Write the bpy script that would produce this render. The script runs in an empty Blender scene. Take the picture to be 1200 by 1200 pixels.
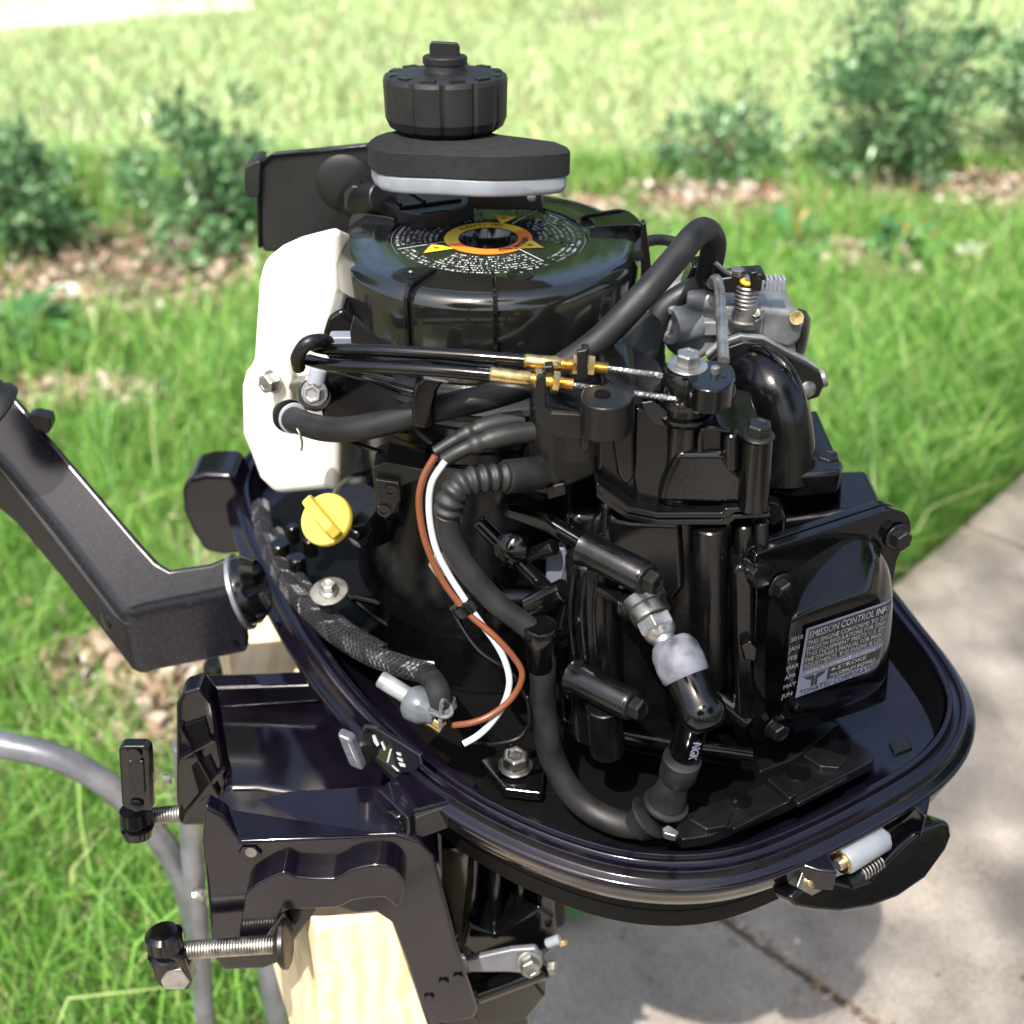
import bpy, bmesh, math, random
import numpy as np
from mathutils import Vector, Matrix
random.seed(7)
R = math.radians
S = bpy.context.scene
COL = S.collection

# ------------------------------------------------------------------ camera, world, sun, exposure
FOC = 1450.0; PITCH = 33.0
CAM = Vector((0.018, -0.889, 1.50))
_a = R(PITCH)
FWD = Vector((0, math.cos(_a), -math.sin(_a))); UP = Vector((0, math.sin(_a), math.cos(_a))); RT = Vector((1, 0, 0))
cd = bpy.data.cameras.new('camera'); cam = bpy.data.objects.new('camera', cd); COL.objects.link(cam)
cam.location = CAM; cam.rotation_euler = (R(90 - PITCH), 0, 0)
cd.sensor_width = 36; cd.lens = FOC / 1200 * 36; cd.clip_start = .02; cd.clip_end = 400
cd.dof.use_dof = True; cd.dof.focus_distance = 0.85; cd.dof.aperture_fstop = cd.lens / 1000 / 0.0086
S.camera = cam
SUN_EL = 58.0
SUN_DIR = Vector((-.38, -1, 0)).normalized() * math.cos(R(SUN_EL)) + Vector((0, 0, math.sin(R(SUN_EL))))
W = bpy.data.worlds.new('World'); S.world = W; W.use_nodes = True
nt = W.node_tree; nt.nodes.clear()
sky = nt.nodes.new('ShaderNodeTexSky'); sky.sky_type = 'NISHITA'; sky.sun_disc = False
sky.sun_elevation = R(SUN_EL); sky.sun_rotation = math.atan2(SUN_DIR.x, SUN_DIR.y)
sky.dust_density = 4.5
bg = nt.nodes.new('ShaderNodeBackground'); bg.inputs[1].default_value = .15
wo = nt.nodes.new('ShaderNodeOutputWorld')
nt.links.new(sky.outputs[0], bg.inputs[0]); nt.links.new(bg.outputs[0], wo.inputs[0])
sd = bpy.data.lights.new('sun', 'SUN'); sd.energy = 4.6; sd.angle = R(.55); sd.color = (1, .95, .87)
so = bpy.data.objects.new('sun', sd); COL.objects.link(so); so.rotation_euler = SUN_DIR.to_track_quat('Z', 'Y').to_euler()
so.location = (0, 0, 8)
S.view_settings.view_transform = 'Standard'; S.view_settings.look = 'None'
S.view_settings.exposure = 1.02; S.view_settings.gamma = 1; S.view_settings.use_curve_mapping = False
S.render.engine = 'CYCLES'

# ------------------------------------------------------------------ measuring helpers
def ray(px, py): return FWD + RT * ((px - 600) / FOC) - UP * ((py - 600) / FOC)
def Z(px, py, z): r = ray(px, py); return CAM + r * ((z - CAM.z) / r.z)
def Y(px, py, y): r = ray(px, py); return CAM + r * ((y - CAM.y) / r.y)
def PL(px, py, o, n): r = ray(px, py); return CAM + r * ((o - CAM).dot(n) / r.dot(n))

# ------------------------------------------------------------------ materials
MATS = {}
def mat(name, col, rough=.5, metal=0., coat=0., bump=0., bscale=300., var=0., vscale=20., spec=.5, **kw):
    m = bpy.data.materials.new(name); m.use_nodes = True
    t = m.node_tree; b = t.nodes['Principled BSDF']
    b.inputs['Base Color'].default_value = (*col, 1); b.inputs['Roughness'].default_value = rough
    b.inputs['Metallic'].default_value = metal; b.inputs['Coat Weight'].default_value = coat
    b.inputs['Coat Roughness'].default_value = kw.get('coatr', .06)
    b.inputs['Specular IOR Level'].default_value = spec
    if 'sss' in kw:
        b.inputs['Subsurface Weight'].default_value = kw['sss']; b.inputs['Subsurface Radius'].default_value = (1, .8, .6)
        b.inputs['Subsurface Scale'].default_value = kw.get('sssc', .01)
    if 'trans' in kw: b.inputs['Transmission Weight'].default_value = kw['trans']
    tc = t.nodes.new('ShaderNodeTexCoord')
    if var:
        n = t.nodes.new('ShaderNodeTexNoise'); n.inputs['Scale'].default_value = vscale; n.inputs['Detail'].default_value = 8
        t.links.new(tc.outputs['Object'], n.inputs['Vector'])
        mx = t.nodes.new('ShaderNodeMix'); mx.data_type = 'RGBA'
        c2 = kw.get('col2', tuple(c * (1 - var) for c in col))
        mx.inputs['A'].default_value = (*c2, 1); mx.inputs['B'].default_value = (*col, 1)
        rp = t.nodes.new('ShaderNodeMapRange'); rp.inputs[1].default_value = .38; rp.inputs[2].default_value = .62
        t.links.new(n.outputs[0], rp.inputs[0]); t.links.new(rp.outputs[0], mx.inputs['Factor']); t.links.new(mx.outputs['Result'], b.inputs['Base Color'])
        rr = t.nodes.new('ShaderNodeMapRange'); rr.inputs[1].default_value = .3; rr.inputs[2].default_value = .7
        rr.inputs[3].default_value = max(0.03, rough * (1 - .7 * min(var, .35))); rr.inputs[4].default_value = min(1, rough * (1 + .8 * min(var, .35)))
        t.links.new(n.outputs[0], rr.inputs[0]); t.links.new(rr.outputs[0], b.inputs['Roughness'])
    if bump:
        n = t.nodes.new('ShaderNodeTexNoise'); n.inputs['Scale'].default_value = bscale; n.inputs['Detail'].default_value = 4
        t.links.new(tc.outputs['Object'], n.inputs['Vector'])
        bp = t.nodes.new('ShaderNodeBump'); bp.inputs['Strength'].default_value = bump; bp.inputs['Distance'].default_value = kw.get('bd', .0005)
        t.links.new(n.outputs[0], bp.inputs['Height']); t.links.new(bp.outputs[0], b.inputs['Normal'])
    MATS[name] = m; return m
def add_specks(name, col, thr=.70, scale=2600, amount=1):
    """fine dust / metal flake over a paint"""
    m = MATS[name]; t = m.node_tree; b = t.nodes['Principled BSDF']
    tc = t.nodes.new('ShaderNodeTexCoord'); n = t.nodes.new('ShaderNodeTexNoise'); n.inputs['Scale'].default_value = scale; n.inputs['Detail'].default_value = 1
    t.links.new(tc.outputs['Object'], n.inputs['Vector'])
    r = t.nodes.new('ShaderNodeMapRange'); r.inputs[1].default_value = thr; r.inputs[2].default_value = thr + .08; r.inputs[4].default_value = amount
    t.links.new(n.outputs[0], r.inputs[0])
    mx = t.nodes.new('ShaderNodeMix'); mx.data_type = 'RGBA'; mx.inputs['B'].default_value = (*col, 1)
    s = b.inputs['Base Color']
    if s.is_linked: t.links.new(s.links[0].from_socket, mx.inputs['A'])
    else: mx.inputs['A'].default_value = s.default_value
    t.links.new(r.outputs[0], mx.inputs['Factor']); t.links.new(mx.outputs['Result'], s)

mat('gloss', (.0028, .0028, .0034), .11, coat=.15, bump=.10, bscale=90, bd=.0008, var=.3, vscale=60, spec=.45)
mat('cover', (.008, .009, .008), .13, coat=.8, bump=.10, bscale=60, bd=.0008, var=.3, vscale=60)
mat('cast', (.0038, .0038, .0046), .19, bump=.18, bscale=700, bd=.0004, var=.35, vscale=70, spec=.5)
mat('paint', (.0035, .0026, .0060), .13, coat=.2, bump=.06, bscale=220, bd=.0004, var=.3, vscale=50)
add_specks('gloss', (.07, .066, .06), .70, 1100, .5); add_specks('paint', (.05, .03, .09), .68, 2600)
mat('tiller', (.006, .006, .009), .20, coat=.0, spec=.42, var=.08, vscale=80, bump=.08, bscale=700)
add_specks('tiller', (.08, .08, .10), .64, 2200)
mat('plastic', (.006, .006, .0062), .34, bump=.25, bscale=1500, bd=.0002, var=.25, vscale=50)
mat('satin', (.011, .0115, .012), .48, bump=.35, bscale=1800, bd=.0003, var=.2, vscale=40)
mat('rubber', (.0095, .0095, .0105), .55, bump=.25, bscale=900, bd=.0003, var=.45, vscale=45)
mat('foam', (.007, .007, .007), .85, bump=.7, bscale=1400, bd=.0008, var=.3, vscale=150)
add_specks('cast', (.05, .048, .045), .69, 900, .5)
mat('liner', (.006, .006, .0068), .24, bump=.3, bscale=500, bd=.0004, var=.3, vscale=60)
mat('dull', (.0015, .0015, .0015), .55, bump=.2, bscale=300, spec=.15)
mat('alloy', (.30, .31, .325), .40, metal=.35, bump=.5, bscale=900, bd=.0004, var=.4, vscale=60)
mat('steel', (.46, .455, .44), .3, metal=.88, bump=.25, bscale=500, bd=.0003, var=.3, vscale=90)
mat('dimsteel', (.45, .44, .41), .4, metal=1, bump=.4, bscale=500, bd=.0003, var=.4, vscale=90)
mat('brass', (.95, .70, .30), .28, metal=1, bump=.25, bscale=500, bd=.0003, var=.35, vscale=110)
mat('tank', (.76, .74, .67), .36, bump=.15, bscale=250, bd=.0004, sss=.35, sssc=.03, var=.06, vscale=14)
mat('nylon', (.27, .295, .33), .35, sss=.3, sssc=.01, var=.12, vscale=60)
mat('greycap', (.19, .20, .24), .5, var=.75, vscale=55, bump=.3, bscale=500)
mat('yellow', (.60, .455, .06), .38, bump=.15, bscale=400, var=.1, vscale=60)
mat('clearclip', (.09, .10, .115), .25, coat=.3, var=.3, vscale=90)
mat('wire_brown', (.17, .052, .02), .4, var=.2); mat('wire_white', (.46, .48, .52), .35, var=.12)
mat('galv', (.24, .25, .28), .40, metal=.6, bump=.15, bscale=300, var=.35, vscale=30)
mat('ink_white', (.50, .51, .52), .5); mat('ink_yellow', (.85, .55, .03), .4); mat('ink_orange', (.85, .20, .015), .4); mat('ink_hole_black', (.008, .008, .008), .35)  # the black is for print and for dark painted into holes and notches
mat('decal', (.006, .006, .008), .15, coat=.7); mat('decal_grey', (.13, .15, .21), .35)
mat('bluegrey', (.14, .155, .20), .4)
mat('braid_core', (.004, .004, .004), .6)
mat('braid_strand', (.014, .014, .017), .42, bump=.2, bscale=900, bd=.0002)
add_specks('braid_strand', (.10, .10, .125), .60, 1300, .6)

def braid_mat():
    m = bpy.data.materials.new('braid'); m.use_nodes = True; t = m.node_tree; b = t.nodes['Principled BSDF']
    uv = t.nodes.new('ShaderNodeTexCoord'); sp = t.nodes.new('ShaderNodeSeparateXYZ'); t.links.new(uv.outputs['UV'], sp.inputs[0])
    def wave(sign):
        a = t.nodes.new('ShaderNodeMath'); a.operation = 'MULTIPLY_ADD'; t.links.new(sp.outputs[0], a.inputs[0]); a.inputs[1].default_value = 55 * sign
        b2 = t.nodes.new('ShaderNodeMath'); b2.operation = 'MULTIPLY'; t.links.new(sp.outputs[1], b2.inputs[0]); b2.inputs[1].default_value = 11
        t.links.new(b2.outputs[0], a.inputs[2])
        f = t.nodes.new('ShaderNodeMath'); f.operation = 'MULTIPLY'; t.links.new(a.outputs[0], f.inputs[0]); f.inputs[1].default_value = 6.2832
        s = t.nodes.new('ShaderNodeMath'); s.operation = 'SINE'; t.links.new(f.outputs[0], s.inputs[0]); return s
    w1, w2 = wave(1), wave(-1)
    mm = t.nodes.new('ShaderNodeMath'); mm.operation = 'MULTIPLY'; t.links.new(w1.outputs[0], mm.inputs[0]); t.links.new(w2.outputs[0], mm.inputs[1])
    r = t.nodes.new('ShaderNodeValToRGB'); e = r.color_ramp.elements
    e[0].position = .58; e[0].color = (.003, .003, .004, 1); e[1].position = .97; e[1].color = (.20, .20, .23, 1)
    mr = t.nodes.new('ShaderNodeMapRange'); mr.inputs[1].default_value = -1; mr.inputs[2].default_value = 1; t.links.new(mm.outputs[0], mr.inputs[0])
    t.links.new(mr.outputs[0], r.inputs[0]); t.links.new(r.outputs[0], b.inputs['Base Color']); b.inputs['Roughness'].default_value = .3
    bp = t.nodes.new('ShaderNodeBump'); bp.inputs['Distance'].default_value = .001; bp.inputs['Strength'].default_value = .8
    t.links.new(mr.outputs[0], bp.inputs['Height']); t.links.new(bp.outputs[0], b.inputs['Normal'])
    MATS['braid'] = m
braid_mat()

def wood_mat():
    m = bpy.data.materials.new('wood'); m.use_nodes = True; t = m.node_tree; b = t.nodes['Principled BSDF']
    tc = t.nodes.new('ShaderNodeTexCoord'); mp = t.nodes.new('ShaderNodeMapping'); mp.inputs['Rotation'].default_value = (0, 0, R(-20)); mp.inputs['Scale'].default_value = (1, .12, 1)
    t.links.new(tc.outputs['Object'], mp.inputs[0])
    n = t.nodes.new('ShaderNodeTexNoise'); n.inputs['Scale'].default_value = 60; n.inputs['Detail'].default_value = 6; n.inputs['Distortion'].default_value = .6
    t.links.new(mp.outputs[0], n.inputs['Vector'])
    w = t.nodes.new('ShaderNodeTexWave'); w.inputs['Scale'].default_value = 18; w.inputs['Distortion'].default_value = 5; w.inputs['Detail'].default_value = 2
    t.links.new(mp.outputs[0], w.inputs['Vector'])
    mx = t.nodes.new('ShaderNodeMath'); mx.operation = 'MULTIPLY_ADD'; mx.inputs[1].default_value = .35; t.links.new(w.outputs['Fac'], mx.inputs[0]); t.links.new(n.outputs[0], mx.inputs[2])
    r = t.nodes.new('ShaderNodeValToRGB'); e = r.color_ramp.elements
    e[0].position = .35; e[0].color = (.58, .42, .23, 1); e[1].position = .75; e[1].color = (.74, .60, .40, 1)
    t.links.new(mx.outputs[0], r.inputs[0]); t.links.new(r.outputs[0], b.inputs['Base Color']); b.inputs['Roughness'].default_value = .7
    bp = t.nodes.new('ShaderNodeBump'); bp.inputs['Distance'].default_value = .0008; bp.inputs['Strength'].default_value = .5
    t.links.new(mx.outputs[0], bp.inputs['Height']); t.links.new(bp.outputs[0], b.inputs['Normal'])
    MATS['wood'] = m
wood_mat()

def ramp_mat(name, stops, scale=8, detail=8, rough=.9, bump=.6, bd=.01, scale2=None, rnd=False, trans=0):
    m = bpy.data.materials.new(name); m.use_nodes = True; t = m.node_tree; b = t.nodes['Principled BSDF']
    tc = t.nodes.new('ShaderNodeTexCoord'); n = t.nodes.new('ShaderNodeTexNoise'); n.inputs['Scale'].default_value = scale; n.inputs['Detail'].default_value = detail; n.inputs['Roughness'].default_value = .65
    t.links.new(tc.outputs['Object'], n.inputs['Vector']); src = n.outputs[0]
    if scale2:
        n2 = t.nodes.new('ShaderNodeTexNoise'); n2.inputs['Scale'].default_value = scale2; n2.inputs['Detail'].default_value = 6
        t.links.new(tc.outputs['Object'], n2.inputs['Vector'])
        mx = t.nodes.new('ShaderNodeMath'); mx.operation = 'MULTIPLY_ADD'; mx.inputs[1].default_value = .5
        t.links.new(n2.outputs[0], mx.inputs[0])
        m2 = t.nodes.new('ShaderNodeMath'); m2.operation = 'MULTIPLY'; m2.inputs[1].default_value = .5; t.links.new(n.outputs[0], m2.inputs[0])
        t.links.new(m2.outputs[0], mx.inputs[2]); src = mx.outputs[0]
    if rnd:
        at = t.nodes.new('ShaderNodeAttribute'); at.attribute_name = 'rnd'; src = at.outputs['Fac']
    r = t.nodes.new('ShaderNodeValToRGB'); cr = r.color_ramp
    while len(cr.elements) < len(stops): cr.elements.new(.5)
    for e, (p, c) in zip(cr.elements, stops): e.position = p; e.color = (*c, 1)
    t.links.new(src, r.inputs[0]); t.links.new(r.outputs[0], b.inputs['Base Color']); b.inputs['Roughness'].default_value = rough
    if bump:
        bp = t.nodes.new('ShaderNodeBump'); bp.inputs['Distance'].default_value = bd; bp.inputs['Strength'].default_value = bump
        t.links.new(src, bp.inputs['Height']); t.links.new(bp.outputs[0], b.inputs['Normal'])
    if trans:
        out = t.nodes['Material Output']; tr = t.nodes.new('ShaderNodeBsdfTranslucent'); mxs = t.nodes.new('ShaderNodeMixShader'); mxs.inputs[0].default_value = trans
        t.links.new(r.outputs[0], tr.inputs[0]); t.links.new(b.outputs[0], mxs.inputs[1]); t.links.new(tr.outputs[0], mxs.inputs[2]); t.links.new(mxs.outputs[0], out.inputs[0])
    MATS[name] = m
ramp_mat('soil', [(.3, (.03, .035, .015)), (.48, (.075, .07, .035)), (.62, (.16, .125, .08)), (.75, (.30, .25, .19))], 9, scale2=70, bd=.02)
ramp_mat('concrete', [(.34, (.12, .098, .075)), (.45, (.25, .218, .18)), (.56, (.34, .30, .255)), (.68, (.50, .455, .39))], 6, 12, scale2=240, bump=.9, bd=.004)
ramp_mat('road', [(.3, (.62, .62, .60)), (.7, (.74, .73, .72))], 3, scale2=60, bd=.002)
ramp_mat('grass', [(0, (.055, .155, .022)), (.45, (.13, .33, .045)), (.82, (.26, .48, .09)), (1, (.50, .55, .24))], rnd=True, rough=.45, bump=0, trans=.35)
ramp_mat('fargrass', [(0, (.26, .46, .14)), (.5, (.46, .64, .27)), (1, (.74, .77, .52))], rnd=True, rough=.5, bump=0, trans=.35)  # far lawn's bright haze is put into this paler blade colour
ramp_mat('drygrass', [(0, (.40, .36, .16)), (1, (.60, .55, .32))], rnd=True, rough=.6, bump=0, trans=.3)
ramp_mat('litter', [(0, (.14, .08, .045)), (.4, (.32, .22, .15)), (.75, (.48, .38, .30)), (1, (.66, .58, .52))], rnd=True, rough=.7, bump=0, trans=.15)
ramp_mat('shrubleaf', [(0, (.04, .11, .045)), (.6, (.10, .22, .09)), (1, (.26, .40, .20))], rnd=True, rough=.28, bump=0, trans=.15)
ramp_mat('treeleaf', [(0, (.07, .16, .035)), (1, (.17, .30, .08))], rnd=True, rough=.4, bump=0, trans=.35)
ramp_mat('broadleaf', [(0, (.035, .11, .04)), (1, (.08, .22, .07))], rnd=True, rough=.32, bump=0, trans=.2)
ramp_mat('redleaf', [(0, (.40, .14, .04)), (1, (.50, .42, .16))], rnd=True, rough=.4, bump=0, trans=.3)
ramp_mat('bark', [(.3, (.05, .035, .025)), (.7, (.16, .12, .09))], 20, bd=.02)
ramp_mat('stone', [(.3, (.5, .48, .44)), (.7, (.72, .70, .66))], 12, bd=.01)

# ------------------------------------------------------------------ object helpers
def link(o, parent=None):
    COL.objects.link(o)
    if parent is not None: o.parent = parent
    return o
def obj(name, bm, m, parent=None, bevel=0, seg=2, smooth=True, sharp=None, sub=0):
    me = bpy.data.meshes.new(name)
    bmesh.ops.recalc_face_normals(bm, faces=bm.faces)
    if smooth:
        for f in bm.faces: f.smooth = True
        if not bevel and not sub:
            lim = R(sharp or 40)
            for e in bm.edges:
                if len(e.link_faces) == 2 and e.calc_face_angle(0) > lim: e.smooth = False
    bm.to_mesh(me); bm.free()
    for k in (m if isinstance(m, (list, tuple)) else [m]): me.materials.append(MATS[k])
    o = bpy.data.objects.new(name, me); link(o, parent)
    if parent is not None: o.matrix_parent_inverse = WORLDINV(parent)
    if bevel:
        b = o.modifiers.new('bevel', 'BEVEL'); b.width = bevel; b.segments = seg; b.limit_method = 'ANGLE'; b.angle_limit = R(28); b.harden_normals = True
    if sub:
        b = o.modifiers.new('sub', 'SUBSURF'); b.levels = sub; b.render_levels = sub
    return o
def WORLDINV(p):
    M = Matrix.Identity(4)
    ch = []
    while p is not None: ch.append(p); p = p.parent
    for q in reversed(ch): M = M @ (q.matrix_parent_inverse @ q.matrix_basis if q.parent else q.matrix_basis)
    return M.inverted()
def thing(name, label, cat, loc, group=None):
    o = bpy.data.objects.new(name, None); COL.objects.link(o); o.location = loc; o.empty_display_size = .05
    o['label'] = label; o['category'] = cat
    if group: o['group'] = group
    return o
def tag(o, label=None, cat=None, group=None, kind=None):
    if label: o['label'] = label
    if cat: o['category'] = cat
    if group: o['group'] = group
    if kind: o['kind'] = kind
    return o
def basis(d):
    d = Vector(d).normalized(); u = d.cross(Vector((0, 0, 1)))
    if u.length < 1e-3: u = Vector((1, 0, 0))
    u.normalize(); v = d.cross(u).normalized(); return d, u, v
def NB(): return bmesh.new()
def a_ring(bm, c, u, v, r, n, ph=0):
    return [bm.verts.new(c + u * (r * math.cos(ph + 2 * math.pi * i / n)) + v * (r * math.sin(ph + 2 * math.pi * i / n))) for i in range(n)]
def bridge(bm, a, b):
    n = len(a)
    for i in range(n):
        try: bm.faces.new((a[i], a[(i + 1) % n], b[(i + 1) % n], b[i]))
        except ValueError: pass
def a_lathe(bm, p, d, prof, n=32, ph=0, cap0=True, cap1=True):
    """prof: [(t, r)] along direction d from p"""
    d, u, v = basis(d); p = Vector(p); prev = None; first = None
    for t, r in prof:
        if r < 1e-6:
            r = 1e-5
        g = a_ring(bm, p + d * t, u, v, r, n, ph)
        if prev: bridge(bm, prev, g)
        else: first = g
        prev = g
    if cap0: bm.faces.new(first[::-1])
    if cap1: bm.faces.new(prev)
    return bm
def a_cyl(bm, p0, p1, r0, r1=None, n=24, ch=0):
    p0 = Vector(p0); p1 = Vector(p1); L = (p1 - p0).length; r1 = r0 if r1 is None else r1
    pr = [(0, r0 - ch), (ch, r0), (L - ch, r1), (L, r1 - ch)] if ch else [(0, r0), (L, r1)]
    return a_lathe(bm, p0, p1 - p0, pr, n)
def a_box(bm, c, s, ax=None):
    """c centre, s full sizes, ax three axis vectors"""
    ax = ax or (Vector((1, 0, 0)), Vector((0, 1, 0)), Vector((0, 0, 1))); c = Vector(c)
    vs = [bm.verts.new(c + ax[0] * (s[0] / 2 * i) + ax[1] * (s[1] / 2 * j) + ax[2] * (s[2] / 2 * k)) for i in (-1, 1) for j in (-1, 1) for k in (-1, 1)]
    for f in ((0, 1, 3, 2), (4, 6, 7, 5), (0, 4, 5, 1), (2, 3, 7, 6), (0, 2, 6, 4), (1, 5, 7, 3)): bm.faces.new([vs[i] for i in f])
    return bm
def a_prism(bm, pts, vec):
    vec = Vector(vec); a = [bm.verts.new(Vector(p)) for p in pts]; b = [bm.verts.new(Vector(p) + vec) for p in pts]
    bm.faces.new(a); bm.faces.new(b[::-1]); bridge(bm, a, b); return bm
def a_loft(bm, rings, cap0=True, cap1=True):
    prev = None; first = None
    for rg in rings:
        g = [bm.verts.new(Vector(p)) for p in rg]
        if prev: bridge(bm, prev, g)
        else: first = g
        prev = g
    if cap0: bm.faces.new(first[::-1])
    if cap1: bm.faces.new(prev)
    return bm
def spline(pts, step=6):
    """Catmull-Rom through points"""
    P = [Vector(p) for p in pts]; P = [P[0] * 2 - P[1]] + P + [P[-1] * 2 - P[-2]]; out = []
    for i in range(1, len(P) - 2):
        for k in range(step):
            t = k / step; a, b, c, d = P[i - 1], P[i], P[i + 1], P[i + 2]
            out.append(.5 * ((2 * b) + (c - a) * t + (2 * a - 5 * b + 4 * c - d) * t * t + (3 * b - a - 3 * c + d) * t ** 3))
    out.append(P[-2]); return out
def a_tube(bm, path, r, n=14, cap=True, uv=False):
    """r number or function of 0..1"""
    N = len(path); prev = None; up = Vector((.13, .2, 1)).normalized(); L = [0]
    for i in range(1, N): L.append(L[-1] + (path[i] - path[i - 1]).length)
    lay = bm.loops.layers.uv.verify() if uv else None
    u = None
    for i, p in enumerate(path):
        t = (path[min(i + 1, N - 1)] - path[max(i - 1, 0)]).normalized()
        if u is None: u = t.cross(up).normalized()
        else: u = (u - t * u.dot(t)).normalized()
        v = t.cross(u)
        rr = r(L[i] / L[-1]) if callable(r) else r
        g = a_ring(bm, p, u, v, rr, n)
        if prev:
            for k in range(n):
                f = bm.faces.new((prev[k], prev[(k + 1) % n], g[(k + 1) % n], g[k]))
                if uv:
                    q = [(L[i - 1] / .25, k / n), (L[i - 1] / .25, (k + 1) / n), (L[i] / .25, (k + 1) / n), (L[i] / .25, k / n)]
                    for lp, c in zip(f.loops, q): lp[lay].uv = c
        else: first = g
        prev = g
    if cap: bm.faces.new(first[::-1]); bm.faces.new(prev)
    return bm
def poly(pxs, fn): return [fn(*p) for p in pxs]
def rnd(pts, k=3):
    P = [Vector((x, y, 0)) for x, y in pts]; n = len(P); out = []
    for i in range(n):
        a, b, c, d = P[i - 1], P[i], P[(i + 1) % n], P[(i + 2) % n]
        for j in range(k):
            t = j / k; q = .5 * ((2 * b) + (c - a) * t + (2 * a - 5 * b + 4 * c - d) * t * t + (3 * b - a - 3 * c + d) * t ** 3); out.append((q.x, q.y))
    return out
def pslab(name, pxs, y, depth, m, parent, bevel=.0015, vec=None, seg=2):
    """outline at distance y, extruded away"""
    bm = a_prism(NB(), [Y(px, py, y) for px, py in pxs], vec or (0, depth, 0)); return obj(name, bm, m, parent, bevel=bevel, seg=seg)
def zslab(name, pxs, z, h, m, parent, bevel=.0015, seg=2):
    bm = a_prism(NB(), [Z(px, py, z) for px, py in pxs], (0, 0, -h)); return obj(name, bm, m, parent, bevel=bevel, seg=seg)
def cyl(name, p0, p1, r0, m, parent, r1=None, n=28, ch=.001): return obj(name, a_cyl(NB(), p0, p1, r0, r1, n, ch), m, parent)
def lathe(name, p, d, prof, m, parent, n=36, ph=0, **k): return obj(name, a_lathe(NB(), p, d, prof, n, ph), m, parent, **k)
def tube(name, pts, r, m, parent, n=14, step=7, uv=False): return obj(name, a_tube(NB(), spline(pts, step), r, n, uv=uv), m, parent)
def rbox(name, c, s, m, parent, ax=None, bevel=.002, seg=2): return obj(name, a_box(NB(), c, s, ax), m, parent, bevel=bevel, seg=seg)
def bolt(p, d, r, m, parent, flange=True, h=None, wm=None, wr=1.45):
    """hexagon head bolt, flange washer below and a dished head"""
    h = h or r * 1.05; d = Vector(d).normalized(); p = Vector(p)
    bm = NB()
    if flange and not wm: a_lathe(bm, p, d, [(0, r * 1.3), (r * .16, r * 1.3), (r * .3, r * 1.02)], 28)
    a_lathe(bm, p + d * r * .18, d, [(0, r), (h * .86, r), (h, r * .86), (h, r * .6), (h * .93, r * .5)], 6, ph=.4)
    o = obj('bolt', bm, m, parent, bevel=r * .05, seg=1)
    if wm:
        bm = a_lathe(NB(), p - d * r * .02, d, [(0, r * wr - .0003), (.0003, r * wr), (r * .14, r * wr), (r * .18, r * wr - .0003)], 32); obj('washer', bm, wm, o)
    return o
def text_mesh(s, size, frame, m, parent, name='lettering', align='LEFT', ext=.0001, sx=1):
    """frame: origin, x axis, y axis"""
    c = bpy.data.curves.new('t', 'FONT'); c.body = s; c.size = size; c.align_x = align; c.extrude = ext; c.resolution_u = 2
    o = bpy.data.objects.new('t', c); COL.objects.link(o); dg = bpy.context.evaluated_depsgraph_get(); dg.update()
    me = bpy.data.meshes.new_from_object(o.evaluated_get(dg)); bpy.data.objects.remove(o); 
    O, X, Yv = frame; Zv = X.cross(Yv)
    for v in me.vertices: v.co = O + X * (v.co.x * sx) + Yv * v.co.y + Zv * v.co.z
    me.name = name; me.materials.clear(); me.materials.append(MATS[m])
    q = bpy.data.objects.new(name, me); link(q, parent); q.matrix_parent_inverse = WORLDINV(parent); return q

X3, Y3, Z3 = Vector((1, 0, 0)), Vector((0, 1, 0)), Vector((0, 0, 1))

# ------------------------------------------------------------------ ground, paving, road
def build_ground():
    bm = NB(); a_box(bm, (0, 20, -.5), (120, 120, 1.0)); g = obj('ground', bm, 'soil'); tag(g, kind='structure')
    e = Vector((.69, .724, 0)).normalized(); nrm = Vector((e.y, -e.x, 0)); o = Vector((-.02, .285, 0))   # kerb edge of the path, nrm points to the path side
    sw = bpy.data.objects.new('sidewalk', None); COL.objects.link(sw); tag(sw, kind='structure')
    Jn = (Z(830, 1075, 0) - o).dot(e)
    for i in range(-3, 7):
        for j in range(2):
            a = Jn + i * 1.22; bm = NB()
            c = o + e * (a + .61) + nrm * (.61 + j * 1.22 ) ; c.z = -.03
            if j == 1: c = o + e * (a + .61) + nrm * (.61 + 1.22); c.z = -.03
            a_box(bm, c, (1.22 - .012, 1.22 - .012, .10), (e, nrm, Z3)); s = obj('paving_slab', bm, 'concrete', sw, bevel=.006)
    # far pale road
    p0 = Z(-40, 40, 0); p1 = Z(300, 14, 0); d = (p1 - p0).normalized(); n2 = Vector((-d.y, d.x, 0))
    a = p0 - d * 8; b = p0 + (p1 - p0) * 1.0
    bm = NB(); a_prism(bm, [a, b, b + n2 * 6 , a + n2 * 6], (0, 0, .03)); r = obj('road', bm, 'road'); tag(r, kind='structure'); 
    return o, e, nrm
ORI, EDG, NRM = build_ground()
def side(x, y): return (x - ORI.x) * NRM.x + (y - ORI.y) * NRM.y

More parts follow.
